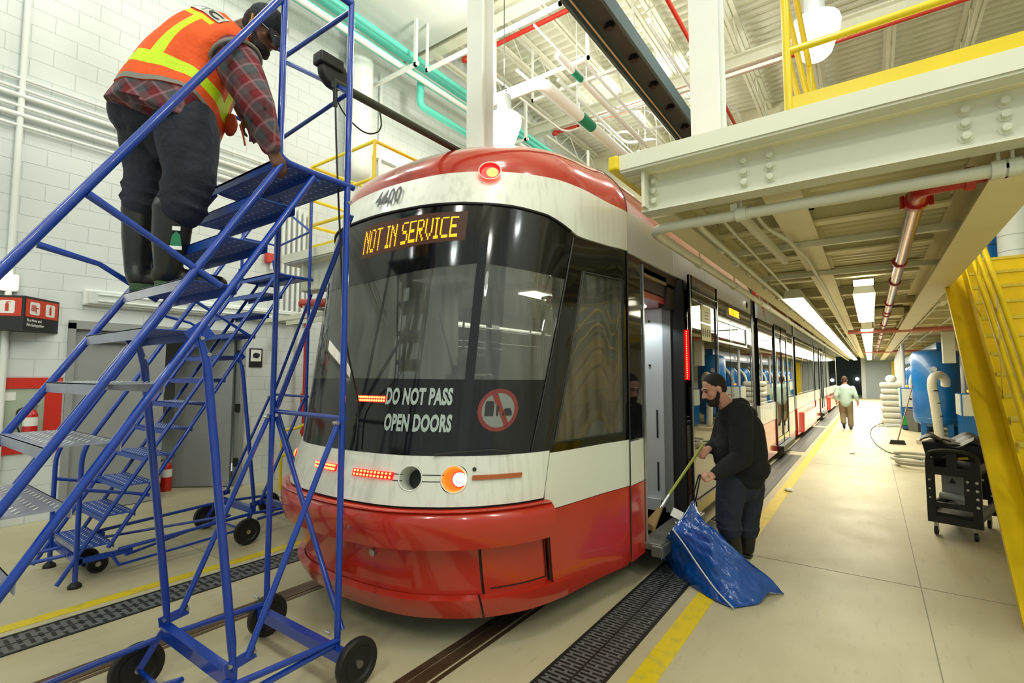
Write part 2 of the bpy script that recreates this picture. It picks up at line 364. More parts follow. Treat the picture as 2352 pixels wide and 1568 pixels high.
def grate(x0, x1, ys, mt, label):
    for a, b, l in ys:
        t = thing('drain_grate', l, 'drain grate', ((x0 + x1) / 2, a, 0), label)
        mb = MB(); mb.box(x0 + .02, x1 - .02, a, b, -.03, .004); mb.build('grating', mt, t, smooth=False)
        mb = MB(); mb.box(x0, x0 + .02, a, b, -.03, .007); mb.box(x1 - .02, x1, a, b, -.03, .007); mb.box((x0 + x1) / 2 - .006, (x0 + x1) / 2 + .006, a, b, -.03, .006)
        mb.box(x0, x1, a - .01, a + .01, -.03, .006); mb.build('frame', M['dark'], t, smooth=False)
grate(-1.55, -1.22, [(-4, 6.0, 'black slotted drain grate running under the blue bag beside the streetcar'), (6.05, 11.9, 'black drain grate section beside the person in the black hoodie'), (12.5, 18.6, 'black drain grate section beside the walking person'), (19.2, 42, 'far black drain grate section beyond the walking person')], M['grate_a'], 'drain grates on the walkway side')
grate(-4.5, -4.2, [(-4, 30, 'black slotted drain grate between the two blue rolling ladders')], M['grate_b'], 'drain grates on the ladder side')
mb = MB(); mb.box(-1.13, -1.0, -5, 41, .0, .003); tag(mb.build('floor_line', M['floor_yellow'], smooth=False), 'yellow painted floor line along the walkway', 'floor line')
mb = MB(); mb.box(-4.70, -4.59, -5, 41, .0, .003); tag(mb.build('floor_line', M['floor_yellow'], smooth=False), 'yellow painted floor line beneath the blue rolling ladders', 'floor line')
mb = MB(); mb.box(.25, .256, -5, 43, 0, .0015)
for y in (1.9, 5.1, 11, 17, 25): mb.box(-.95, 6.4, y, y + .006, 0, .0015)
for y in (2.2, 7): mb.box(-7.6, -4.7, y, y + .006, 0, .0015)
struct(mb, 'trim_1', mat('floor_joint', (140, 134, 112), .7), smooth=False)
# ---------------- grey double door ----------------
mb = MB(); mb.box(XW - .12, XW + .03, 1.71, 1.78, 0, 2.27); mb.box(XW - .12, XW + .03, 3.71, 3.78, 0, 2.27); mb.box(XW - .12, XW + .03, 1.71, 3.78, 2.2, 2.3)
d1 = struct(mb, 'door_1', M['grey'], smooth=False)
mb = MB(); mb.box(XW - .08, XW - .03, 1.78, 2.74, .01, 2.2); lf = mb.build('door_leaf', M['grey'], d1, smooth=False)
mb = MB(); mb.box(XW - .03, XW + .03, 1.95, 2.35, 2.05, 2.12); mb.bar((XW + .02, 2.3, 2.1), (XW + .02, 1.95, 2.16), .03, .012); mb.build('door_closer', M['steel'], lf, smooth=False)
mb = MB(); mb.bar((XW - .08, 3.66, 1.1), (XW - .72, 3.14, 1.1), .05, 2.17); lf2 = mb.build('door_leaf', M['grey'], d1, smooth=False)
mb = MB()
for z in (.3, 1.1, 1.9): mb.box(XW - .03, XW + .035, 3.67, 3.72, z, z + .12)
mb.build('hinge', M['dark'], d1, smooth=False)
# ---------------- upper deck (mezzanine) on both sides ----------------
DZ = 3.1
def ibeam(mb, a, b, z0, z1, w, along):   # along 'x': from a to b at y=along[1]; 'y': at x
    ax, c = along; t = .018
    def bx(u0, u1, v0, v1, q0, q1):
        if ax == 'x': mb.box(u0, u1, v0, v1, q0, q1)
        else: mb.box(v0, v1, u0, u1, q0, q1)
    bx(a, b, c - w / 2, c + w / 2, z0, z0 + t); bx(a, b, c - w / 2, c + w / 2, z1 - t, z1); bx(a, b, c - .01, c + .01, z0 + t, z1 - t)
def bolts(mb, pts, dx=0):
    for x, y, z in pts:
        mb.lathe([(.03, 0), (.03, -.005), (.02, -.006), (.018, -.032), (0, -.034)], (x, y, z), 8, 'y')
# right deck: fascia, front beam, bumper
t = thing('deck_front_beam', 'cream steel edge beam of the raised walkway above the streetcar door', 'beam', (.6, 3.04, 2.7))
mb = MB(); mb.box(-1.30, 6.4, 3.03, 3.05, 3.0, 3.1); mb.box(-1.30, 6.4, 3.04, 3.26, 2.985, 3.0); mb.build('fascia', M['cream'], t, smooth=False)
mb = MB(); mb.box(-1.17, 6.4, 3.19, 3.21, 2.745, 2.984); mb.box(-1.2, 6.4, 3.15, 3.29, 2.73, 2.745); mb.box(-1.17, -1.15, 3.08, 3.19, 2.745, 2.984); mb.build('beam_web', M['cream'], t, smooth=False)
for x in (-1.12, -.57, -.43, .42, .56, 1.4, 1.55):
    for z in (2.80, 2.865, 2.93): mb = MB(); bolts(mb, [(x, 3.19, z)]); mb.build('bolt', M['cream'], t)
mb = MB(); mb.box(-1.37, -1.30, 3.0, 14.9, 3.0, 3.1); mb.build('edge_bumper', M['yellow'], t, smooth=False, bevel=.015)
# deck floor slab with corrugated underside
def corr(x0, x1, y0, y1, z, rib=.16, dp=.045):
    mb = MB(); prof = []; n = int((y1 - y0) / rib)
    for k in range(n):
        a = y0 + (y1 - y0) * k / n; d = (y1 - y0) / n
        prof += [(a, z + dp), (a + d * .4, z + dp), (a + d * .5, z), (a + d * .9, z)]
    prof.append((y1, z + dp)); L = len(prof)
    mb.add([(x0, a, q) for a, q in prof] + [(x1, a, q) for a, q in prof], [(i, i + L, i + 1 + L, i + 1) for i in range(L - 1)])
    mb.box(x0, x1, y0, y1, z + dp + .005, z + .1); return mb
M['deck_pan'] = mat('deck_underside', (238, 232, 192), .55, var=.08, vscale=2)
M['beam_warm'] = mat('deck_beam_paint', (238, 231, 194), .5, var=.06, vscale=2)
struct(corr(-1.30, .72, 3.06, 42, 2.98), 'ceiling_deck', M['deck_pan'], smooth=False)
struct(corr(.72, 6.4, 9.0, 42, 2.98), 'ceiling_deck_right', M['deck_pan'], smooth=False)
mb = MB(); mb.box(.72, 6.4, 3.06, 3.5, 2.98, 3.08); struct(mb, 'ceiling_deck_edge', M['cream'], smooth=False)
for x, z0, w_, wd in ((-1.12, 2.74, .16, 'beside the streetcar roof'), (-.42, 2.80, .22, 'between the conduits and the red pipe'), (.66, 2.66, .24, 'beside the yellow stair')):
    mb = MB(); ibeam(mb, 3.36, 42, z0, 2.975, w_, ('y', x)); tag(mb.build('deck_girder', M['beam_warm'], smooth=False), 'long cream steel girder under the deck, ' + wd, 'girder', 'long girders under the deck')
YS = [4.55, 5.75, 7.3, 8.9, 10.5, 12.1, 13.7, 15.3, 17, 19, 21, 23, 25.5, 28, 31, 34, 37, 40]
for k, y in enumerate(YS):
    mb = MB(); x1 = .7 if y < 9 else 6.4; ibeam(mb, -1.03, x1 - .2, 2.84, 2.975, .12, ('x', y))
    tag(mb.build('cross_beam', M['beam_warm'], smooth=False), 'cream cross beam under the deck ceiling above the walkway', 'beam', 'cross beams under the deck')
# ducting and dense services under the far deck
for k in range(16):
    y = 10 + k * 1.9; xx = random.uniform(-.2, 2.4); ww = random.uniform(.3, .8)
    mb = MB(); mb.box(xx, xx + ww, y, y + random.uniform(.3, .9), 2.78, 2.93)
    tag(mb.build('junction_box', M['beam_warm'], smooth=False), 'cream box among the services under the far deck ceiling', 'box', 'boxes under the far deck ceiling')
# conduits under the right deck
def pipe(pts, r, mt, name, label, cat='pipe', bend=.14, n=12, clamps=(), group=None, cm=None):
    t = thing(name, label, cat, pts[0], group)
    mb = MB(); mb.tube(pts, r, n, bend); mb.build('pipe_run', mt, t)
    if clamps:
        for c, ax in clamps:
            mb = MB(); c = Vector(c); d = Vector((.03, 0, 0)) if ax == 'x' else Vector((0, .03, 0)) if ax == 'y' else Vector((0, 0, .03))
            mb.cyl(c - d, c + d, r * 1.35, n=12)
            if ax != 'z': mb.cyl(c, c + Vector((0, 0, r + .08)), .008, n=6)
            mb.build('clamp', cm or mt, t)
    return t
pipe([(3.5, 3.33, 2.655), (-1.20, 3.33, 2.655), (-1.21, 3.62, 2.655), (-1.22, 42, 2.655)], .034, M['cream'], 'conduit', 'thickest cream conduit below the edge beam turning along the streetcar', bend=.22,
     clamps=[((-.62, 3.33, 2.655), 'x'), ((.55, 3.33, 2.655), 'x'), ((.6, 3.33, 2.655), 'x')] + [((-1.215, y, 2.655), 'y') for y in (4.6, 6.0, 7.6, 8.3, 10.5, 13, 16, 20)], group='cream conduits under the deck')
pipe([(3.5, 3.46, 2.70), (-.94, 3.46, 2.70), (-.95, 3.8, 2.70), (-.98, 40, 2.70)], .022, M['cream'], 'conduit', 'middle cream conduit under the deck, turning second from the streetcar', bend=.2,
     clamps=[((-.99, y, 2.7), 'y') for y in (4.4, 5.0, 5.6, 6.6, 7.6, 9, 11, 13)], group='cream conduits under the deck')
pipe([(3.5, 3.56, 2.74), (-.80, 3.56, 2.74), (-.81, 3.9, 2.74), (-.82, 7.2, 2.74)], .014, M['cream'], 'conduit', 'thinnest cream conduit under the deck ending at the first luminaire', bend=.15, group='cream conduits under the deck')
pipe([(-.62, 3.62, 2.79), (-.62, 4.2, 2.79), (-.5, 4.5, 2.73), (-.44, 5.3, 2.73), (-.44, 8, 2.76), (-.44, 30, 2.76)], .016, M['cream'], 'conduit', 'cream conduit with a dogleg running along the middle girder', bend=.1, group='cream conduits under the deck')
for k, (x, a, b) in enumerate(((.1, 11, 15), (.55, 12, 26), (.9, 10, 30), (1.3, 11, 34), (1.9, 11, 36), (-.6, 13, 30), (-.55, 18, 34))):
    pipe([(x, a, 2.76), (x, b, 2.76)], .018, M['cream'], 'conduit', 'straight cream conduit under the far deck ceiling', group='straight conduits under the far deck')
mb = MB(); mb.bar((-.66, 3.31, 2.70), (-.60, 5.2, 2.70), .04, .05); tag(mb.build('strut_channel', M['cream'], smooth=False), 'slotted cream channel hung beneath the edge beam, holding the conduits', 'channel')
mb = MB(); mb.bar((.95, 3.5, 2.80), (.72, 4.5, 2.80), .05, .05); tag(mb.build('strut_channel', M['cream'], smooth=False), 'slotted cream channel under the deck beside the stair girder', 'channel')
for k, y in enumerate((4.9, 6.4)):
    mb = MB(); mb.box(-1.2, .6, y, y + .05, 2.745, 2.795); tag(mb.build('strut_channel', M['cream'], smooth=False), ('first', 'second')[k] + ' cream channel crossing under the deck from the beam edge inward', 'channel')
# red sprinkler line: thin red, elbow, foil-wrapped run
t = thing('sprinkler_main', 'red sprinkler pipe with elbow turning into a shiny wrapped run under the deck', 'pipe', (.28, 3.7, 2.7))
mb = MB(); mb.tube([(4, 3.62, 2.72), (.46, 3.62, 2.72)], .032, 12); mb.build('pipe_run', M['pipe_red'], t)
mb = MB(); mb.tube([(.5, 3.62, 2.72), (.27, 3.62, 2.72), (.27, 3.88, 2.72)], .05, 14, .14)
for a, b in (((.5, 3.62, 2.72), (.46, 3.62, 2.72)), ((.27, 3.86, 2.72), (.27, 3.92, 2.72))): mb.cyl(a, b, .064, n=14)
for dx in (-.07, .07): mb.cyl((.27 + dx, 3.89, 2.68), (.27 + dx, 3.89, 2.76), .012, n=6)
mb.build('elbow', M['pipe_red'], t)
mb = MB(); mb.tube([(.27, 3.92, 2.72), (.26, 42, 2.72)], .046, 16); mb.build('wrapped_run', mat('foil_wrap', (206, 176, 168), .22, metal=.85, var=.15, vscale=30), t)
for y in (5.9, 7.1, 9.2, 10.4, 10.9, 13, 15, 16, 18, 21, 24): mb = MB(); mb.cyl((.265, y, 2.72), (.265, y + .05, 2.72), .06, n=12); mb.cyl((.265, y, 2.72), (.265, y, 2.95), .008, n=6); mb.build('hanger_ring', M['pipe_red'], t)
for y, x0, x1, lb in ((14.2, -.4, 1.6, 'faded red branch pipe crossing the far corridor ceiling'), (27, -.2, 2.6, 'distant thin red branch pipe crossing the corridor ceiling')):
    mb = MB(); mb.tube([(x0, y, 2.66), (x1, y, 2.66), (x1, y, 2.85)], .05, 10, .06); tag(mb.build('branch_pipe', mat('faded_red', (200, 118, 104), .5)), lb, 'pipe')
mb = MB(); mb.tube([(1.6, 14.2, 2.70), (4, 14.2, 2.70)], .055, 10); tag(mb.build('branch_pipe', M['yellow']), 'yellow pipe crossing above the big blue tank', 'pipe')
# luminaires
def luminaire(x, y0, y1, label, z=2.68, w_=.24, lit=True):
    t = thing('linear_luminaire', label, 'ceiling light', (x, (y0 + y1) / 2, z), 'linear luminaires of the corridor')
    mb = MB(); mb.prism([(-w_ * .35, .12), (w_ * .35, .12), (w_ / 2, .0), (-w_ / 2, .0)], lambda u, v, q: (x + u, q, z + v), y0, y1); mb.cyl((x, y0 + .3, z + .1), (x, y0 + .3, z + .26), .008, n=6); mb.cyl((x, y1 - .3, z + .1), (x, y1 - .3, z + .26), .008, n=6)
    mb.build('housing', M['cream'], t, smooth=False)
    mb = MB(); mb.box(x - w_ / 2 + .01, x + w_ / 2 - .01, y0 + .01, y1 - .01, z - .02, z - .002); mb.build('diffuser', M['tube'], t, smooth=False)
luminaire(-.81, 7.6, 11.7, 'glowing linear ceiling light in the row beside the streetcar, first one')
for k in range(7): luminaire(-.81, 12.0 + 4.2 * k, 16.0 + 4.2 * k, ['second', 'third', 'fourth', 'fifth', 'sixth', 'seventh', 'last'][k] + ' glowing linear ceiling light in the row beside the streetcar')
luminaire(-.03, 7.65, 11.7, 'glowing linear ceiling light in the row beside the red pipe, first one')
for k in range(7): luminaire(-.03, 13.6 + 4.0 * k, 17.5 + 4.0 * k, ['second', 'third', 'fourth', 'fifth', 'sixth', 'seventh', 'last'][k] + ' glowing linear ceiling light in the row beside the red pipe')
mb = MB(); mb.box(-.12, .06, 11.8, 13.5, 2.66, 2.76); tag(mb.build('cable_tray', M['cream'], smooth=False), 'cream boxed tray joining two corridor lights', 'tray')
mb = MB(); mb.box(-.13, .07, 7.3, 7.42, 2.74, 2.80); tag(mb.build('exit_lamp', M['tube'], smooth=False), 'small lit lamp ahead of the row of lights beside the red pipe', 'lamp')
# high bay lamps
HL = ['glowing white bell shaped high bay lamp above the streetcar roof', 'glowing white bell shaped high bay lamp seen behind the yellow deck railing'] + ['white bell shaped high bay lamp hung high over the far tracks'] + ['white bell shaped high bay lamp out over the near hall'] * 6
for (x, y, z), lb in zip(HIGH_BAYS, HL):
    t = thing('high_bay_lamp', lb, 'lamp', (x, y, z), 'high bay lamps under the roof')
    mb = MB(); mb.lathe([(.25, .02), (.262, -.02), (.25, -.10), (.16, -.36), (.12, -.40), (0, -.40)][::-1], (x, y, z), 24); mb.build('refractor', M['bay'], t)
    mb = MB(); mb.lathe([(.25, .03), (.16, .05), (.11, .12), (.10, .36), (.05, .40)], (x, y, z), 20); mb.build('ballast_housing', M['bay_body'], t)
    mb = MB(); mb.tube([(x + .045 * math.cos(a), y, z + .46 + .06 * math.sin(a)) for a in [i * .6 for i in range(11)]], .007, 6); mb.cyl((x, y, z + .5), (x, y, 9.12), .006, n=6); mb.build('hanger', M['dark'], t)
    if z < 6: pass
# deck railing on the right deck
def railing(name, label, posts, z0, hs=(.34, .66, 1.07), r=.024, toe=.07, cat='railing', ends=True):
    """posts: list of (x,y); consecutive posts joined"""
    t = thing(name, label, cat, (posts[0][0], posts[0][1], z0))
    for x, y in posts:
        mb = MB(); mb.cyl((x, y, z0), (x, y, z0 + hs[-1]), r * 1.05, n=10); mb.build('post', M['yellow'], t)
    for h in hs:
        mb = MB(); mb.tube([(x, y, z0 + h) for x, y in posts], r, 10); mb.build('rail', M['yellow'], t)
    if toe:
        mb = MB()
        for a, b in zip(posts, posts[1:]): mb.bar((a[0], a[1], z0 + toe / 2 + .005), (b[0], b[1], z0 + toe / 2 + .005), .012, toe)
        mb.build('toe_board', M['yellow'], t, smooth=False)
    return t
railing('deck_railing', 'yellow pipe railing with toe board on the front edge of the deck over the walkway', [(6, 3.05), (3.2, 3.05), (1.4, 3.05), (-.31, 3.05), (-.31, 4.6), (-.31, 6.6), (-.31, 8.8)], DZ, r=.021)
railing('deck_railing', 'yellow pipe railing set further back on the deck behind the bell lamp', [(.75, 5.4), (2.6, 5.4), (5, 5.4)], DZ, hs=(.5, .95), r=.024, toe=0)
# columns standing on the decks
def column(x, y, label):
    mb = MB(); w_ = .27; mb.box(x - w_ / 2, x + w_ / 2, y - .135, y - .115, DZ, 8.35); mb.box(x - w_ / 2, x + w_ / 2, y + .115, y + .135, DZ, 8.35); mb.box(x - .01, x + .01, y - .12, y + .12, DZ, 8.35)
    mb.box(x - w_ / 2, x - w_ / 2 + .02, y - .13, y + .13, DZ, 8.35)
    mb.box(x - .2, x + .2, y - .2, y + .2, DZ, DZ + .02)
    tag(mb.build('steel_column', M['white'], smooth=False), label, 'column', 'white steel columns on the decks')
column(-1.2, 5.0, 'white steel column standing on the edge of the walkway deck')
column(-4.32, 5.25, 'white steel column rising behind the streetcar roof')
column(-1.9, 14.5, 'slim white steel column by the end wall')
# left deck
t = thing('deck_front_beam', 'cream steel edge beam of the deck behind the blue ladders', 'beam', (-5, 3.25, 2.7))
mb = MB(); mb.box(-5.75, -4.2, 3.23, 3.25, 3.0, 3.1); mb.box(-5.75, -4.2, 3.25, 3.5, 2.985, 3.0); mb.box(-5.75, -5.73, 3.25, 14.9, 3.0, 3.1); mb.build('fascia', M['cream'], t, smooth=False)
mb = MB(); mb.box(-5.45, -4.2, 3.40, 3.42, 2.66, 2.99); mb.box(-5.5, -4.2, 3.32, 3.5, 2.64, 2.66); mb.box(-5.45, -5.43, 3.3, 3.42, 2.66, 2.99); mb.build('beam_web', M['cream'], t, smooth=False)
for x in (-5.02, -5.38):
    for z in (2.76, 2.83, 2.9): mb = MB(); bolts(mb, [(x, 3.4, z)]); mb.build('bolt', M['cream'], t)
struct(corr(-5.73, -4.2, 3.27, 14.9, 2.98), 'ceiling_deck_left', M['deck_pan'], smooth=False)
railing('deck_railing', 'yellow pipe railing around the deck behind the blue ladders', [(-5.45, 14), (-5.45, 9), (-5.45, 6), (-5.42, 3.38), (-4.25, 3.38), (-4.25, 4.6), (-4.25, 6.6), (-4.25, 9)], DZ, r=.021, toe=.09)
mb = MB()
for x in (-5.9, -5.0, -4.4):
    mb.box(x, x + .04, 3.6, 5.6, 2.5, 2.54)
mb.box(-7.5, -4.2, 3.9, 3.94, 2.44, 2.5); mb.box(-7.5, -4.2, 4.3, 4.34, 2.44, 2.5)
tag(mb.build('conduit_rack', M['cream'], smooth=False), 'cream rack of channels under the deck beside the block wall', 'rack')
t = thing('small_stair_railing', 'low yellow stair handrail between the ladder and the streetcar nose', 'railing', (-7.0, 4.0, 0))
mb = MB(); mb.cyl((-7.0, 4.0, 0), (-7.0, 4.0, .84), .022, n=10); mb.build('post', M['yellow'], t)
mb = MB(); mb.tube([(-7, 4.0, .5), (-7, 4.0, .84), (-6.95, 4.2, .86), (-6.4, 5.0, 1.35)], .022, 10, .08); mb.build('rail', M['yellow'], t)
mb = MB(); mb.tube([(-7, 4.0, .48), (-6.95, 4.2, .5), (-6.4, 5.0, .98)], .022, 10, .05); mb.build('rail', M['yellow'], t)
mb = MB(); mb.tube([(-7, 4.0, .12), (-6.95, 4.2, .14), (-6.4, 5.0, .6)], .022, 10, .05); mb.build('rail', M['yellow'], t)
mb = MB(); mb.cyl((-6.6, 4.7, 0), (-6.6, 4.7, 1.15), .022, n=10); mb.build('post', M['yellow'], t)
# ================= the streetcar =================
XC=-2.835
PL=[(0,0),(.285,.02),(.525,.07),(.735,.18),(.905,.32),(1.035,.5),(1.105,.65),(1.155,.83),(1.19,1.05),(1.235,1.36),(1.29,1.66)]
def _cr(p0,p1,p2,p3,t):
    return tuple(.5*((2*b)+(-a+c)*t+(2*a-5*b+4*c-d)*t*t+(-a+3*b-3*c+d)*t**3) for a,b,c,d in zip(p0,p1,p2,p3))
_pp=[(-PL[1][0],PL[1][1])]+PL+[(1.30,2.1)]
_c=[]
for _i in range(1,len(_pp)-2):
    for _k in range(8): _c.append(_cr(_pp[_i-1],_pp[_i],_pp[_i+1],_pp[_i+2],_k/8))
_c.append(PL[-1])
_L=[0]
for _a,_b in zip(_c,_c[1:]): _L.append(_L[-1]+math.dist(_a,_b))
def plan(s):
    s=max(0,min(1,s))*_L[-1]
    for i in range(len(_L)-1):
        if _L[i+1]>=s:
            t=(s-_L[i])/(_L[i+1]-_L[i]+1e-9)
            return (_c[i][0]*(1-t)+_c[i+1][0]*t,_c[i][1]*(1-t)+_c[i+1][1]*t)
    return _c[-1]
def lin(z,tab):
    if z<=tab[0][0]: return tab[0][1]
    for (a,b),(c,d) in zip(tab,tab[1:]):
        if z<=c: return b+(d-b)*(z-a)/(c-a)
    return tab[-1][1]
YN=[(.2,2.07),(.35,2.02),(.65,1.98),(.88,1.95),(1.17,2.03),(1.6,2.10),(2.2,2.19),(2.6,2.25),(2.78,2.28),(3.03,2.40),(3.17,2.5)]
KZ=[(.2,1.0),(3.17,1.0)]
YE=3.71
def S(s,z,off=0.):
    def raw(s,z):
        a=abs(s); dx,D=plan(a); yn=lin(z,YN); k=lin(z,KZ)
        t=max(0,min(1,(a-.55)/.45)); t=t*t*(3-2*t)
        D=D*(k*(1-t)+t*(YE-yn)/1.66)
        return (XC+(dx if s>=0 else -dx),yn+D,z)
    p=raw(s,z)
    if off:
        n=N(s,z); p=tuple(p[i]+n[i]*off for i in range(3))
    return p
def N(s,z):
    e=.01; a=S(max(-1,s-e),z);b=S(min(1,s+e),z);c=S(s,z-.02);d=S(s,z+.02)
    u=[b[i]-a[i] for i in range(3)];v=[d[i]-c[i] for i in range(3)]
    n=[u[1]*v[2]-u[2]*v[1],u[2]*v[0]-u[0]*v[2],u[0]*v[1]-u[1]*v[0]]
    l=math.sqrt(sum(q*q for q in n)) or 1
    return [q/l for q in n]
def ZB(s):   # white/red boundary
    return lin(abs(s),[(0,3.03),(.55,3.025),(.7,3.005),(1,2.95)])
def ZT(s):   # windshield top
    return lin(abs(s),[(0,2.785),(.3,2.78),(.45,2.765),(.55,2.735),(.62,2.68),(.67,2.635),(.72,2.63),(1,2.63)])
ZTOP=3.52
def CAP(s,ph):
    b=S(s,ZB(s),.012); c=1-math.cos(ph); sn=math.sin(ph)
    return (XC+(b[0]-XC)*(1-.65*c), b[1]+(YE-b[1])*c, b[2]+(ZTOP-b[2])*sn)
TRAM = thing('streetcar', 'red and white articulated streetcar numbered 4400 standing nose first on the rails', 'streetcar', (XC, 2.0, 0))
def patch(name, mt, s0, s1, zl, zh, nu=24, nv=6, off=0., th=.02, parent=None, offz=None):
    mb = MB()
    A0 = s0 if callable(s0) else (lambda z: s0); A1 = s1 if callable(s1) else (lambda z: s1)
    def fn(u, v, o):
        z = 1.9
        for _ in range(3):
            s = A0(z) + (A1(z) - A0(z)) * u; a = zl(s) if callable(zl) else zl; b = zh(s) if callable(zh) else zh; z = a + (b - a) * v
        z = a + (b - a) * v; extra = offz(s, z) if offz else 0
        return Vector(S(s, z, off + extra + o))
    mb.shell(fn, nu, nv, th); return mb.build(name, mt, parent or TRAM, angle=60)
SA, SB = .555, .625
def SL(z, o=0): return .553 + (z - 1.165) * .0705 + o
Sl, Sm = (lambda z: SL(z)), (lambda z: -SL(z))
# lower skirt, lip, bumper, bands
patch('skirt_panel', M['red'], -1, .425, .33, .70, 40, 4, -.045, .03)
patch('skirt_panel', M['red'], .432, SB, .33, .70, 10, 4, -.04, .03)
patch('bumper_gap_shadow', M['black'], -1, .612, .84, .90, 40, 1, -.004, .01)  # black strip standing in for the shadow between white band and bumper
patch('skirt_lip', M['red'], -1, .413, .20, .335, 40, 3, 0, .05, offz=lambda s, z: -.02 + .03 * min(1, (z - .2) / .1))
patch('skirt_lip', M['red'], .418, SB + .06, .20, .335, 12, 3, 0, .05, offz=lambda s, z: -.02 + .03 * min(1, (z - .2) / .1))
def bump_off(s, z):
    t = (z - .66) / .21; return .070 + .012 * math.sin(t * math.pi) - (.03 if t > .85 else 0) * (t - .85) / .15
patch('bumper', M['red'], -1, SB, .66, .87, 48, 8, 0, .05, offz=bump_off)
mb = MB(); mb.grid(lambda u, v: Vector(S(-1 + (SB + 1) * u, .868 - .003 * v, .065 - .11 * v)), 48, 1); mb.build('bumper_top', M['red'], TRAM)
mb = MB(); mb.grid(lambda u, v: Vector(S(-1 + (SB + 1) * u, .66, .065 - .14 * v)), 48, 1, flip=True); mb.build('bumper_underside', M['red'], TRAM)
HOLES = [(.252, 1.038, .072), (.360, 1.036, .078)]
def band_with_holes():
    nu, nv = 260, 18; s0, s1, z0, z1 = -1, .612, .885, 1.165; a = []; b = []; key = {}
    SCL = 1 / 2.406
    for j in range(nv + 1):
        for i in range(nu + 1):
            s = s0 + (s1 - s0) * i / nu; z = z0 + (z1 - z0) * j / nv
            for hs, hz, hr in HOLES:
                dx = (s - hs) / SCL; dz = z - hz; d = math.hypot(dx, dz)
                if abs(d - hr) < .0105: k = hr / max(d, 1e-6); s = hs + dx * k * SCL; z = hz + dz * k
            a.append(Vector(S(s, z, .012))); key[len(a) - 1] = (s, z)
    w_ = nu + 1; fs = []
    for j in range(nv):
        for i in range(nu):
            q = (j * w_ + i, j * w_ + i + 1, (j + 1) * w_ + i + 1, (j + 1) * w_ + i)
            s = sum(key[k][0] for k in q) / 4; z = sum(key[k][1] for k in q) / 4
            if any(math.hypot((s - hs) / SCL, z - hz) < hr * .97 for hs, hz, hr in HOLES): continue
            fs.append(q)
    return MB().add(a, fs)
band_with_holes().build('headlight_band', M['tram_white'], TRAM, angle=60)
mb = MB(); mb.grid(lambda u, v: Vector(S(-1 + (.612 + 1) * u, 1.165 + .004 * v, .012 - .05 * v)), 48, 1); mb.build('band_ledge', M['tram_white'], TRAM)
patch('side_belt', M['tram_clean'], .618, 1, .80, 1.15, 16, 4, 0, .03)
patch('side_skirt', M['red'], SB + .005, 1, .20, .795, 16, 6, 0, .03, offz=lambda s, z: -.02 * max(0, (.3 - z) / .1))
# fine gaps
for s_, z0, z1, q_ in ((.4285, .33, .66, -.045), (.415, .2, .33, 0), (.615, .80, 1.15, 0), (.628, .33, .86, -.01)): mb = MB(); mb.tube([S(s_, z0 + (z1 - z0) * k / 6, q_) for k in range(7)], .006, 5); mb.build('panel_gap', M['black'], TRAM)
mb = MB(); mb.tube([S(.12 * k / 8 + .0, .80, .068) for k in range(9)], .003, 5); mb.tube([S(.12, .80 - .1 * k / 4, .07) for k in range(5)], .003, 5); mb.tube([S(-.2 + .32 * k / 12, .70, .068) for k in range(13)], .003, 5)
mb.build('panel_gap', M['black'], TRAM)
mb = MB(); mb.tube([S(.45 + .17 * k / 8, .37, -.038) for k in range(9)] + [S(.62, .37 + .28 * k / 4, -.038) for k in range(5)], .004, 5); mb.build('panel_gap', M['black'], TRAM)
mb = MB(); mb.cyl(S(.13, .56, -.05), S(.13, .56, -.03), .022, n=14); mb.build('tow_plug', M['steel'], TRAM)
for s_, z_ in ((.11, .76), (-.28, .78)): mb = MB(); mb.cyl(S(s_, z_, .07), S(s_, z_, .09), .01, n=10); mb.build('hatch_lock', M['steel'], TRAM)
# windscreen mask and glass: opaque lower band, clear middle, opaque head
def clear_lo(s): return 1.63 - .02 * abs(s)
def clear_hi(s): return lin(s, [(-.6, 2.30), (0, 2.29), (.36, 2.37), (.62, 2.31)])
patch('windscreen_lower_mask', M['mask'], Sm, Sl, 1.165, clear_lo, 40, 6, 0, .012)
patch('windscreen_upper_mask', M['mask'], Sm, Sl, clear_hi, ZT, 40, 6, 0, .012)
patch('windscreen_glass', M['glass'], Sm, Sl, clear_lo, clear_hi, 40, 8, -.002, .004)
for s0, s1 in ((.354, .378), (-.378, -.354)): patch('windscreen_mullion', M['black_gloss'], s0, s1, 1.17, ZT, 2, 14, .004, .012)
for sg in (1, -1): patch('corner_pillar', M['black_gloss'], (lambda z, g=sg: min(g * SL(z, -.004), g * SL(z, .072))), (lambda z, g=sg: max(g * SL(z, -.004), g * SL(z, .072))), 1.152, ZT, 6, 14, .0, .03)
mb = MB(); mb.tube([S(-.64 + 1.28 * k / 40, ZT(-.64 + 1.28 * k / 40), .006) for k in range(41)], .009, 6); mb.build('windscreen_seal', M['black'], TRAM)
for sg in (1, -1): mb = MB(); mb.tube([S(sg * SL(1.17 + 1.45 * k / 12), 1.17 + 1.45 * k / 12, .004) for k in range(13)], .006, 5); mb.build('pillar_seal', M['black'], TRAM)
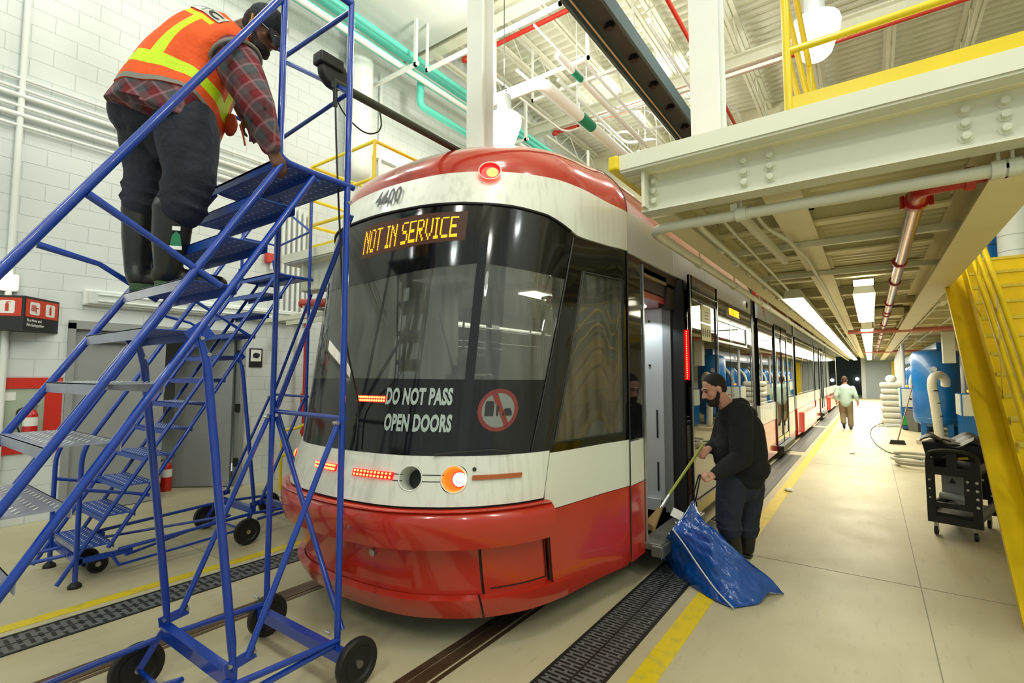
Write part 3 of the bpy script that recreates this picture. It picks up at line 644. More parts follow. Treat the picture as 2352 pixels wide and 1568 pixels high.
# cab side windows: frame bands and glass
for sg in (1, -1):
    lo_ = (lambda z, g=sg: min(g * SL(z, .07), g * .975)); hi_ = (lambda z, g=sg: max(g * SL(z, .07), g * .975)); e = sorted((.975 * sg, 1.0 * sg))
    patch('cab_window_lower_rail', M['black_gloss'], lo_, hi_, 1.152, 1.20, 10, 1, 0, .02)
    patch('cab_window_header', M['black_gloss'], lo_, hi_, 2.40, ZT, 10, 3, 0, .02)
    patch('cab_window_rear_post', M['black_gloss'], e[0], e[1], 1.152, ZT, 3, 8, 0, .02)
    patch('cab_side_glass', M['glass'], lo_, hi_, 1.20, 2.40, 12, 8, -.004, .004)
mb = MB()
fr = [(.632, 1.21), (.972, 1.21), (.972, 2.39), (.722, 2.39)]
mb.tube([S(a, z, .003) for k in range(4) for a, z in [(fr[k][0] + (fr[(k + 1) % 4][0] - fr[k][0]) * i / 8, fr[k][1] + (fr[(k + 1) % 4][1] - fr[k][1]) * i / 8) for i in range(8)]], .006, 6, closed=True)
mb.build('cab_window_trim', M['dark'], TRAM)
# upper white band and roof cap
patch('upper_band', M['tram_white'], -1, 1, lambda s: ZT(s) + .006, ZB, 60, 6, .012, .03)
mb = MB(); mb.grid(lambda u, v: Vector(S(-1 + 2 * u, ZT(-1 + 2 * u) + .006, .012 - .03 * v)), 60, 1, flip=True); mb.build('band_lip', M['tram_white'], TRAM)
mb = MB(); mb.grid(lambda u, v: Vector(CAP(-1 + 2 * u, v * math.pi / 2)), 64, 16); o = mb.build('roof_cap', M['roof_red'], TRAM, angle=60)
mb = MB(); mb.tube([CAP(1, k / 14 * math.pi / 2) for k in range(15)], .006, 5); mb.tube([(XC + 1.297, 3.71, .2 + .11 * k) for k in range(26)], .005, 5); mb.build('module_seam', M['black'], TRAM)
# lamps on the nose
def led_bar(name, s0, s1, z, h, off, lens, dots, rows=2, nd=11):
    o = patch(name, lens, s0, s1, z - h / 2, z + h / 2, 10, 2, off, .014)
    mb = MB()
    for i in range(nd):
        for r in range(rows):
            s = s0 + (s1 - s0) * (i + .7) / (nd + .4); zz = z + h * (r - .5) * .5
            c = Vector(S(s, zz, off + .002)); mb.ell(c, .0075, n=8)
    tag(mb.build('led_dots', dots, o), 'glowing led dots'); return o
led_bar('marker_light', .077, .207, 1.045, .042, .022, M['lens_red'], M['led_red'])
led_bar('marker_light', -.089, .01, 1.052, .042, .022, M['lens_red'], M['led_red'])
led_bar('stop_light', .038, .143, 1.497, .04, .006, M['lens_red'], M['led_red'], nd=12)
led_bar('marker_light', -.42, -.32, 1.05, .042, .022, M['lens_red'], M['led_red'])
patch('amber_reflector', M['amber'], .403, .53, 1.03, 1.056, 10, 2, .024, .014)
mb = MB()
for s0, s1 in ((.207, .232), (.275, .335)): mb.tube([S(s0 + (s1 - s0) * k / 4, 1.058, .013) for k in range(5)], .003, 4); mb.tube([S(s0 + (s1 - s0) * k / 4, 1.022, .013) for k in range(5)], .003, 4)
mb.build('band_groove', M['dark'], TRAM)
def recess(s, z, r, bowl, lens, name, dots=None, q0=0., dpt=.15, lx=0., lr=.8):
    c = Vector(S(s, z, .012)); n = Vector(N(s, z)); x = Vector((-n[1], n[0], 0)).normalized(); y = n.cross(x).normalized()
    def at(px, py, q): return c + x * px + y * py + n * q
    mb = MB(); mb.grid(lambda u, v: at(r * (1.02 - .2 * v) * math.cos(u * 6.2832), r * (1.02 - .2 * v) * math.sin(u * 6.2832), q0 - dpt * v), 28, 4); mb.add([at(r * .84 * math.cos(a * .2244), r * .84 * math.sin(a * .2244), q0 - dpt) for a in range(28)], [tuple(range(28))]); o = mb.build(name, bowl, TRAM)
    mb = MB(); mb.tube([at(r * math.cos(a * .2244), r * math.sin(a * .2244), q0) for a in range(28)], .004, 6, closed=True); mb.build('rim', M['tram_clean'], o)
    mb = MB(); mb.add([at(r * (lx + lr * math.cos(a * .2244)), r * lr * math.sin(a * .2244), q0 - dpt * .9) for a in range(28)], [tuple(range(28))]); mb.build('lens', lens, o)
    if dots:
        mb = MB()
        for rr in (0, .3, .6, .82):
            k = max(1, int(rr * 22))
            for i in range(k): a = 6.2832 * i / k; mb.ell(at(r * (lx + lr * .92 * rr * math.cos(a)), r * lr * .92 * rr * math.sin(a), q0 - dpt * .85), .0065, n=8)
        mb.build('led_dots', dots, o)
    return o
recess(.252, 1.038, .072, M['tram_clean'], M['dark'], 'unlit_headlamp')
tag(recess(.360, 1.036, .078, M['bowl_orange'], M['lens_red'], 'turn_signal', M['led_white'], lx=.32, lr=.62), 'brightly glowing signal lamp')
recess(.344, 3.008, .075, M['lens_red'], M['lens_red'], 'roof_lamp', M['led_red'], q0=.03, dpt=.02, lx=.2, lr=.6)
mb = MB(); mb.cyl(S(.405, 1.09, .012), S(.405, 1.09, .02), .012, n=12); mb.build('camera_dot', M['dark'], TRAM)
# lettering: font outlines laid on the curved surface
def text_mb(mb, txt, size, place, bold=.0, sx=1.0, extr=0, align='LEFT', fit=None):
    cu = bpy.data.curves.new('lettering', 'FONT'); cu.body = txt; cu.size = size; cu.align_x = align; cu.offset = bold; cu.resolution_u = 3; cu.space_character = 1.0 + bold * 12
    ob = bpy.data.objects.new('lettering', cu); COL.objects.link(ob)
    dg = bpy.context.evaluated_depsgraph_get(); me = bpy.data.meshes.new_from_object(ob.evaluated_get(dg))
    if fit: sx = fit / max(v.co.x for v in me.vertices)
    mb.add([place(v.co.x * sx, v.co.y) for v in me.vertices], [tuple(p.vertices) for p in me.polygons])
    wd = max((v.co.x * sx for v in me.vertices), default=0); bpy.data.objects.remove(ob); bpy.data.curves.remove(cu); bpy.data.meshes.remove(me); return wd
SPM2 = 1 / 2.406                       # s per metre along the nose
def on_nose(s0, z0, off=.014, tilt=0): return lambda x, y: Vector(S(s0 + x * SPM2, z0 + y + tilt * x, off))
mb = MB(); text_mb(mb, 'DO NOT PASS', .135, on_nose(.141, 1.472, .004), .006, fit=.188 / SPM2); mb.build('lettering', M['decal'], TRAM, smooth=False); mb = MB(); text_mb(mb, 'OPEN DOORS', .135, on_nose(.148, 1.312, .004), .006, fit=.186 / SPM2); mb.build('lettering', M['decal'], TRAM, smooth=False)
mb = MB(); text_mb(mb, '4400', .19, (lambda x, y: on_nose(-.016, 2.845, .026, .02)(x - .22 * y, y)), .004, fit=.105 / SPM2); mb.build('fleet_number', M['ink'], TRAM, smooth=False)
# round no passing decal
o = None
def ring(mb, s, z, r0, r1, off):
    n = 36
    for i in range(n):
        a, b = 6.2832 * i / n, 6.2832 * (i + 1) / n
        pts = [(r0, a), (r1, a), (r1, b), (r0, b)]; mb.add([S(s + r * math.cos(t) * SPM2, z + r * math.sin(t), off) for r, t in pts], [(0, 1, 2, 3)])
mb = MB(); ring(mb, .449, 1.435, 0, .105, .003); dc = mb.build('round_decal', mat('dim_decal', (122, 128, 122), .5), TRAM, smooth=False)
mb = MB(); ring(mb, .449, 1.435, .105, .13, .004)
mb.add([S(.449 + x * SPM2, 1.435 + y, .006) for x, y in ((-.055, .105), (-.02, .115), (.075, -.09), (.05, -.105))], [(0, 1, 2, 3)]); mb.build('prohibition_ring', mat('faded_red_decal', (120, 44, 38), .5), dc, smooth=False)
mb = MB()
def dq(pts, off=.005): mb.add([S(.449 + x * SPM2, 1.435 + y, off) for x, y in pts], [tuple(range(len(pts)))])
dq([(-.085, -.035), (-.03, -.035), (-.03, .045), (-.04, .055), (-.075, .055), (-.085, .045)]); dq([(-.012, -.035), (.0, -.035), (.004, .02), (-.006, .03), (-.014, .02)]); dq([(.028, -.035), (.088, -.035), (.088, -.01), (.075, .01), (.045, .01), (.028, -.008)])
mb.build('pictogram', M['ink'], dc, smooth=False)
# destination sign
FONT = {'N': '10001 11001 10101 10011 10001 10001 10001', 'O': '01110 10001 10001 10001 10001 10001 01110', 'T': '11111 00100 00100 00100 00100 00100 00100', 'I': '111 010 010 010 010 010 111',
        'S': '01111 10000 10000 01110 00001 00001 11110', 'E': '11111 10000 10000 11110 10000 10000 11111', 'R': '11110 10001 10001 11110 10100 10010 10001', 'V': '10001 10001 10001 10001 10001 01010 00100', 'C': '01111 10000 10000 10000 10000 10000 01111', ' ': '00 00 00 00 00 00 00'}
def dots(txt):
    x = 0; out = []
    for ch in txt:
        rows = FONT[ch].split()
        for r, row in enumerate(rows):
            for c, v in enumerate(row):
                if v == '1': out += [(x + c, 6 - r), (x + c + .0, 6 - r + .5)] if r else [(x + c, 6 - r)]
        x += len(rows[0]) + 1
    return out, x - 1
ds, wd = dots('NOT IN SERVICE')
def dsp_z(s, t): f = (s + .03) / .33; return (2.475 + .05 * f) * (1 - t) + (2.725 + .0 * f) * t
patch('destination_display', M['amber_glow'], -.045, .315, lambda s: dsp_z(s, 0), lambda s: dsp_z(s, 1), 20, 4, .001, .01)
mb = MB()
for x, y in ds:
    u = x / wd; s = -.03 + .325 * u; z = dsp_z(s, .14 + y * .108); p = [S(s + a, z + b, .008) for a, b in ((-.0019, -.0042), (.0019, -.0042), (.0019, .0042), (-.0019, .0042))]; mb.add(p, [(0, 1, 2, 3)])
tag(mb.build('destination_text', M['led_amber'], TRAM, smooth=False), 'amber led text')
mb = MB(); mb.tube([S(.49, 1.18, .02), S(.44, 1.2, .03), S(.30, 1.175, .03)], .008, 6); mb.build('wiper', M['black'], TRAM)
# ---- straight body ----
X1, X0 = XC + 1.30, XC - 1.30; TH = .06
def panel(name, mt, side, y0, y1, z0, z1, off=0, th=TH, parent=None, bevel=.004):
    mb = MB(); x = X1 + off if side > 0 else X0 - off
    mb.box(min(x, x - side * th), max(x, x - side * th), y0, y1, z0, z1); return mb.build(name, mt, parent or TRAM, smooth=False, bevel=bevel)
def wheel_skirt(side, y0, y1, base=.2): 
    panel('side_skirt', M['red'], side, y0, y1, base, .79); panel('side_belt', M['tram_clean'], side, y0, y1, .795, 1.13)
def window(side, y0, y1, z0=1.13, z1=2.62, fr=.09, hopper=False):
    n = panel('window_frame', M['black_gloss'], side, y0, y1, z0, z0 + .05); panel('window_frame', M['black_gloss'], side, y0, y1, z1 - .24, z1)
    panel('window_frame', M['black_gloss'], side, y0, y0 + fr, z0 + .05, z1 - .24); panel('window_frame', M['black_gloss'], side, y1 - fr, y1, z0 + .05, z1 - .24)
    panel('window_glass', M['side_glass'], side, y0 + fr, y1 - fr, z0 + .05, z1 - .24, -.004, .008, bevel=0)
def roof_seg(y0, y1, first=False):
    nm = 14; prof = [(1.30, 2.95)]
    for k in range(nm + 1):
        ph = k / nm * math.pi / 2; c = 1 - math.cos(ph); prof.append((1.30 * (1 - .65 * c), 2.95 + .57 * math.sin(ph)))
    pts = [(XC + a, z) for a, z in prof] + [(XC - a, z) for a, z in prof[::-1]]
    mb = MB(); L = len(pts); mb.add([(x, y0, z) for x, z in pts] + [(x, y1, z) for x, z in pts], [(i, i + 1, i + 1 + L, i + L) for i in range(L - 1)] + [tuple(range(L)), tuple(range(L, 2 * L))[::-1]])
    mb.build('roof_shell', M['roof_red'], TRAM, angle=50)
    for sd in (1, -1):
        y = y0
        while y < y1 - .05: e = min(y + 1.15, y1); panel('roof_side_panel', M['silver'], sd, y + .003, e - .003, 2.625, 2.97, .0, .04); y = e
def bellows(y0, y1):
    mb = MB(); n = 8
    for k in range(n):
        a = y0 + (y1 - y0) * k / n; b = y0 + (y1 - y0) * (k + .5) / n; c = y0 + (y1 - y0) * (k + 1) / n
        mb.box(X0 + .1, X1 - .1, a, b, .35, 3.15); mb.box(X0 + .14, X1 - .14, b, c, .35, 3.12)
    o = mb.build('bellows', mat('bellows_grey', (70, 74, 74), .6), TRAM, smooth=False)
    for sd in (1, -1): panel('gangway_cover', mat('gangway_dark', (40, 42, 42), .45), sd, y0 + .02, y0 + .2, .3, 3.1, .0, .12)
def body_inside(y0, y1, z=.30):
    mb = MB(); mb.box(X0 + .05, X1 - .05, y0, y1, z - .05, z); mb.build('cabin_floor', mat('cabin_floor', (206, 194, 120), .5, var=.2, vscale=8), TRAM, smooth=False)
    mb = MB(); mb.box(X0 + .05, X1 - .05, y0, y1, 2.5, 2.56); mb.build('cabin_ceiling', mat('cabin_ceiling', (186, 188, 182), .5), TRAM, smooth=False)
def seat(x, y, face):
    mb = MB(); mb.obox((x, y, .75), .44, .42, .07); mb.obox((x, y - face * .21, 1.08), .44, .07, .62); mb.tube([(x - .17, y - face * .22, 1.36), (x - .15, y - face * .22, 1.47), (x + .15, y - face * .22, 1.47), (x + .17, y - face * .22, 1.36)], .014, 6, .04); mb.box(x - .05, x + .05, y - .1, y + .1, .3, .72)
    o = mb.build('seat', mat('seat_shell', (150, 150, 144), .5), TRAM, smooth=False, bevel=.015)
    mb = MB(); mb.obox((x, y - face * .165, 1.05), .34, .03, .46); mb.obox((x, y + .01, .79), .38, .36, .02); mb.build('seat_pad', mat('seat_pad', (104, 24, 22), .8), o, smooth=False, bevel=.01)
body_inside(3.62, 8.74); body_inside(9.34, 13.89)
roof_seg(3.71, 8.74); wheel_skirt(1, 3.715, 3.99, .22); panel('door_post', M['black_gloss'], 1, 3.715, 3.99, 1.14, 2.62)
panel('side_belt', M['tram_clean'], 1, 5.04, 8.74, .795, 1.13); panel('side_skirt', M['red'], 1, 5.04, 8.74, .2, .79)
window(1, 5.05, 6.2); window(1, 6.2, 7.3); window(1, 7.3, 8.72)
panel('window_hopper', M['silver'], 1, 6.35, 8.3, 2.33, 2.37, .01, .03); panel('window_hopper', M['silver'], 1, 6.35, 8.3, 2.06, 2.09, .01, .03)
panel('window_hopper', M['silver'], 1, 6.33, 6.37, 2.06, 2.37, .01, .03); panel('window_hopper', M['silver'], 1, 8.28, 8.32, 2.06, 2.37, .01, .03)
wheel_skirt(-1, 3.715, 8.74)
for a, b in ((3.72, 5.3), (5.3, 6.9), (6.9, 8.72)): window(-1, a, b)
# side destination display and camera
dsp = panel('side_display', M['black_gloss'], 1, 7.1, 7.95, 2.44, 2.6, .004, .02)
mb = MB(); d2, w2 = dots('NOT IN SERVICE')
for x, y in d2: yy = 7.2 + .62 * x / w2; zz = 2.475 + y * .014; mb.box(X1 + .006, X1 + .009, yy - .004, yy + .004, zz - .004, zz + .004)
tag(mb.build('side_display_text', M['led_amber'], dsp, smooth=False), 'small amber led text')
mb = MB(); mb.lathe([(.07, 0), (.06, .03), (0, .035)], (X1, 8.25, 2.72), 16, 'x'); cm = mb.build('side_camera', M['tram_clean'], TRAM)
mb = MB(); mb.lathe([(.05, .02), (.045, .045), (0, .047)], (X1, 8.25, 2.72), 14, 'x'); mb.build('camera_dome', M['black_gloss'], cm)
# first door: opening, sill, leaf pushed along the side, LED strip
mb = MB(); mb.box(X1 - .55, X1 + .13, 3.99, 5.2, .245, .30); mb.box(X1 + .05, X1 + .15, 3.97, 5.22, .20, .29); mb.build('door_sill', mat('door_sill_metal', (104, 104, 96), .4, metal=.5, var=.3, vscale=12), TRAM, smooth=False, bevel=.01)
mb = MB(); mb.box(X1 - .005, X1 + .012, 4.0, 4.025, .3, 2.58); mb.build('door_edge_trim', M['steel'], TRAM, smooth=False)
mb = MB(); mb.tube([(X1 - .04, 4.08, 2.0), (X1 - .06, 4.1, 1.9), (X1 - .05, 4.1, 1.2), (X1 - .03, 4.1, .75)], .014, 8, .1); mb.build('grab_rail', M['chrome'], TRAM)
mb = MB(); mb.box(X1 - .5, X1 - .02, 3.99, 5.03, 2.53, 2.62); mb.box(X1 - .3, X1 - .05, 4.0, 5.0, 2.40, 2.53); mb.cyl((X1 - .08, 4.02, 2.5), (X1 - .08, 4.98, 2.5), .018, n=8); mb.box(X1 - .12, X1 - .03, 4.75, 4.98, 2.3, 2.5); mb.build('door_mechanism', mat('mechanism_brown', (64, 54, 46), .5, metal=.3), TRAM, smooth=False)
mb = MB(); mb.box(X1 - .09, X1 - .02, 4.03, 4.7, 2.5, 2.575); mb.build('door_track', mat('track_bronze', (150, 136, 104), .35, metal=.6), TRAM, smooth=False)
mb = MB(); mb.box(X1 - .95, X1 - .06, 4.02, 5.03, 2.33, 2.39); vc = mb.build('vestibule_ceiling', M['red'], TRAM, smooth=False)
mb = MB(); mb.lathe([(.06, 0), (.05, -.012), (0, -.012)], (X1 - .3, 4.75, 2.33), 16); tag(mb.build('downlight', mat('downlight', (255, 255, 255), .4, emit=(235, 248, 255), estr=9), vc), 'small lit downlight')
dl = bpy.data.lights.new('downlight_lamp', 'SPOT'); dl.energy = 22; dl.spot_size = 2.2; dl.shadow_soft_size = .05; dl.color = (.85, .95, 1); do = bpy.data.objects.new('downlight_lamp', dl); COL.objects.link(do); do.location = (X1 - .3, 4.75, 2.30)
mb = MB(); mb.box(X1 - .50, X1 - .16, 4.98, 5.02, .34, 2.33); dp = mb.build('vestibule_panel', M['lgrey'], TRAM, smooth=False, bevel=.01)
for z0, z1 in ((1.02, 1.3), (.5, .78)): mb = MB(); mb.box(X1 - .24, X1 - .225, 4.972, 4.985, z0, z1); mb.build('panel_slot', M['ink'], dp, smooth=False)
mb = MB(); mb.box(X1 - .42, X1 - .2, 4.94, 4.98, .31, .42); mb.build('foot_bracket', M['lgrey'], dp, smooth=False)
for z in (2.2, 1.75): mb = MB(); mb.ell((X1 - .3, 4.975, z), .013, n=8); mb.build('panel_screw', M['ink'], dp)
mb = MB(); mb.box(X1 - .16, X1 - .08, 4.97, 5.04, .3, 2.45); mb.build('door_seal', mat('seal_grey', (120, 122, 120), .5), TRAM, smooth=False)
mb = MB(); mb.box(X1 - .08, X1 + .04, 4.99, 5.05, .3, 2.6); mb.build('leaf_edge', M['black'], TRAM, smooth=False)
def leaf(y0, y1, x, parent_name='door_leaf', stickers=False):
    mb = MB(); mb.box(x - .03, x, y0, y0 + .07, .28, 2.66); mb.box(x - .03, x, y1 - .07, y1, .28, 2.66); mb.box(x - .03, x, y0, y1, .28, .42); mb.box(x - .03, x, y0, y1, 2.42, 2.66)
    o = mb.build(parent_name, M['black_gloss'], TRAM, smooth=False, bevel=.006)
    mb = MB(); mb.box(x - .02, x - .012, y0 + .07, y1 - .07, .42, 2.42); mb.build('door_glass', M['side_glass'], o, smooth=False)
    mb = MB()
    for a in (y0, y1): mb.box(x - .004, x + .005, a - .008, a + .008, .28, 2.66)
    mb.box(x - .002, x + .003, y0, y1, 2.5, 2.508); mb.build('edge_trim', M['steel'], o, smooth=False)
    if stickers:
        mb = MB(); mb.box(x - .010, x - .006, y0 + .42, y0 + .80, 2.22, 2.40); mb.box(x - .010, x - .006, y0 + .42, y0 + .80, 2.02, 2.20); st = mb.build('sticker', mat('sticker_yellow', (206, 198, 60), .5), o, smooth=False)
        mb = MB()
        for k in range(3): mb.box(x - .006, x - .004, y0 + .55, y0 + .70, 2.26 + .035 * k, 2.27 + .035 * k)
        for k in range(4): mb.ell((x - .005, y0 + .47 + .09 * k, 2.11), (.003, .03, .05), n=8)
        mb.build('sticker_print', mat('sticker_print', (120, 110, 60), .6), st, smooth=False)
    return o
leaf(5.05, 6.12, X1 + .1, stickers=True)
mb = MB(); mb.box(X1 + .038, X1 + .078, 5.035, 5.05, 1.60, 2.10); ls = mb.build('door_light_strip', mat('strip_red', (170, 0, 8), .3, emit=(255, 0, 16), estr=1.6), TRAM, smooth=False)
mb = MB()
for k in range(26): mb.ell((X1 + .058, 5.034, 1.62 + .0185 * k), .006, n=6)
tag(mb.build('led_dots', M['led_red'], ls), 'red led dots')
# cab and saloon furniture seen through the glass
mb = MB(); mb.box(X0 + .1, X1 - .08, 3.55, 3.61, .3, 1.5); mb.box(X0 + .1, X0 + .9, 3.55, 3.61, 1.5, 2.5); mb.build('cab_partition', mat('cab_grey', (112, 114, 108), .6), TRAM, smooth=False)
mb = MB(); mb.grid(lambda u, v: Vector(S(-.5 + u, 1.58, -.06 - .4 * v)) + Vector((0, 0, .04 * math.sin(v * 3.1))), 24, 5); mb.build('dashboard', M['black'], TRAM)
mb = MB(); mb.obox((XC, 3.05, 1.0), .5, .5, .12); mb.obox((XC, 3.3, 1.35), .48, .1, .62); mb.ell((XC, 3.3, 1.78), (.13, .05, .1)); mb.build('driver_seat', M['dark'], TRAM, bevel=.02)
mb = MB(); mb.box(XC + .62, XC + 1.0, 2.75, 2.95, 2.28, 2.42); mb.build('cab_fan_box', M['tram_clean'], TRAM, smooth=False)
mb = MB(); mb.tube([(X1 - .42, 3.05, 1.2), (X1 - .38, 3.05, 2.0), (X1 - .40, 3.25, 2.25), (X1 - .6, 3.4, 2.27)], .014, 8, .15); mb.obox((X1 - .36, 3.0, 1.35), .12, .05, .18); mb.build('cab_mirror_arm', M['chrome'], TRAM)
mb = MB(); mb.cyl((XC + .35, 2.75, 1.62), (XC + .30, 2.62, 2.1), .009, n=6); mb.obox((XC + .36, 2.8, 1.62), .16, .04, .2); mb.build('cab_microphone', M['ink'], TRAM)
for x, y, f_ in ((XC + .9, 6.6, -1), (XC + .9, 7.5, -1), (XC - .9, 5.2, -1), (XC - .9, 6.2, -1), (XC - .9, 7.2, -1), (XC + .42, 6.6, -1), (XC + .8, 3.28, 1)): seat(x, y, f_)
mb = MB()
for x, y in ((XC + .5, 4.3), (XC + .45, 5.6), (XC - .5, 5.6), (XC + .5, 7.0), (XC - .5, 7.4)): mb.cyl((x, y, .3), (x, y, 2.5), .017, n=8)
for x in (XC + .5, XC - .5): mb.cyl((x, 4, 2.15), (x, 8.6, 2.15), .014, n=8)
mb.build('grab_pole', M['chrome'], TRAM)
mb = MB(); L = 30; o1 = [Vector(S(-1 + 2 * k / L, .4, -.06)) for k in range(L + 1)]; mb.add([(p.x, p.y, .3) for p in o1] , [tuple(range(L + 1))]); mb.build('cab_floor', M['dark'], TRAM, smooth=False)
mb = MB(); o1 = [Vector(S(-1 + 2 * k / L, 2.45, -.06)) for k in range(L + 1)]; mb.add([(p.x, p.y, 2.5) for p in o1] , [tuple(range(L + 1))]); mb.build('cab_ceiling', mat('cab_ceiling', (150, 152, 146), .5), TRAM, smooth=False)
al = area('cabin_fill_light', (XC, 6.2, 2.47), .5, 4.5, 45, (1, .98, .9)); al3 = area('cab_fill_light', (XC, 3.0, 2.44), .5, .3, 14, (1, .98, .9)); al2 = area('cabin_fill_light', (XC, 11.6, 2.48), .5, 4, 20, (1, .98, .9))  # fill lights added inside to brighten the dark cab and saloon
mb = MB(); mb.box(XC - .1, XC + .1, 4.2, 8.4, 2.485, 2.5); mb.build('cabin_lamp', M['tube'], TRAM, smooth=False)
# other modules
def module(y0, y1, door=None, bulge=False):
    roof_seg(y0, y1)
    for sd in (1, -1):
        segs = [(y0, y1)] if (door is None or sd < 0) else [(y0, door[0]), (door[1], y1)]
        for a, b in segs:
            wheel_skirt(sd, a, b, .14); n = max(1, round((b - a) / 1.7))
            for k in range(n): window(sd, a + (b - a) * k / n, a + (b - a) * (k + 1) / n)
            if bulge: 
                mb = MB(); mb.prism([(a + .7, .15), (b - .35, .15), (b - .4, .66), (a + .85, .66)], lambda u, v, q: ((X1 + q) if sd > 0 else (X0 - q), u, v), -.02, .07); mb.build('bogie_cover', M['red'], TRAM, smooth=False, bevel=.02)
        if door and sd > 0:
            m_ = (door[0] + door[1]) / 2; leaf(door[0], m_, X1 + .02); leaf(m_, door[1], X1 + .02)
            panel('door_header', M['black_gloss'], 1, door[0], door[1], 2.58, 2.625)
            mb = MB(); mb.box(X1 - .1, X1 + .12, door[0], door[1], .17, .27); mb.build('door_sill', M['dark'], TRAM, smooth=False)
bellows(8.74, 9.34); module(9.34, 13.89, (11.0, 12.7)); bellows(13.89, 14.47); module(14.47, 19.2, None, True); bellows(19.2, 19.77); module(19.77, 24.5, (21.4, 23.1)); bellows(24.5, 25.1); module(25.1, 32.2, None, True)
mb = MB(); mb.box(X0, X1, 32.2, 32.5, .2, 3.2); mb.build('rear_end', M['tram_clean'], TRAM, smooth=False)
mb = MB(); 
text_mb(mb, 'TTC', .13, lambda x, y: Vector((X1 + .004, 9.85 + x, 2.72 + y)), .002); mb.add([(X1 + .004, 9.9 + .12 * math.cos(a * .785), 2.88 + .05 * math.sin(a * .785)) for a in range(8)], [tuple(range(8))]); mb.build('operator_mark', mat('mark_red', (190, 60, 50), .5), TRAM, smooth=False)
# underframe and wheels
mb = MB(); mb.box(X0 + .35, X1 - .35, 2.9, 32, .14, .32); mb.build('underframe', M['black'], TRAM, smooth=False)
mb = MB()
for y in (4.9, 6.7, 16, 17.8, 28, 29.8):
    for x in (-3.62, -2.05): mb.lathe([(0, -.05), (.3, -.05), (.33, -.02), (.3, .05), (0, .05)], (x, y, .312), 20, 'x')
mb.build('wheelset', M['dark'], TRAM)
# black cable hanging down over the windscreen belongs to the roof tether
t = thing('tether_cable', 'thin black cable hanging from the dark overhead reel down past the windscreen', 'cable', (-3.9, 2.0, 1.2))
mb = MB(); a = P(770, 195, 2.9); pts = [a, P(772, 330, 2.88), P(782, 560, 2.86), P(790, 780, 2.9), Vector(S(.06, 1.45, .02)), Vector(S(.07, 1.18, .03))]; mb.tube(pts, .0055, 6, .3); mb.build('cable_run', M['black'], t)
mb = MB(); mb.cyl(P(770, 205, 2.9), P(770, 245, 2.9), .013, n=8); mb.cyl(P(770, 180, 2.9), P(770, 205, 2.9), .008, n=8); mb.build('swivel_hook', M['black'], t)
t = thing('overhead_safety_rail', 'dark overhead pipe rail with a reel at its near end above the streetcar', 'rail', (-4.2, 2.9, 4.6))
a = P(800, 208, 3.0); b = Vector((a.x, 6.0, a.z)); mb = MB(); mb.cyl((a.x, a.y - .1, a.z), b, .026, n=12); mb.build('pipe_run', mat('dark_green_steel', (62, 68, 56), .45, metal=.4), t)
mb = MB(); mb.box(a.x - .035, a.x + .035, 4.25, 4.32, 3.1, a.z + .03); mb.build('bracket', M['dark'], t, smooth=False)
c = P(765, 170, 3.0); mb = MB(); mb.lathe([(0, -.03), (.09, -.03), (.095, 0), (.09, .03), (0, .03)], c, 20, 'x'); mb.obox(c + Vector((0, -.03, .05)), .09, .16, .07); mb.build('reel', M['dark'], t, bevel=.01)
mb = MB(); mb.tube([c + Vector((0, .35, -.05)), c + Vector((0, .38, -.2)), c + Vector((0, .25, -.28)), c + Vector((0, .08, -.22)), c + Vector((0, .0, -.1))], .005, 6, .1); mb.build('loop_cable', M['black'], t)
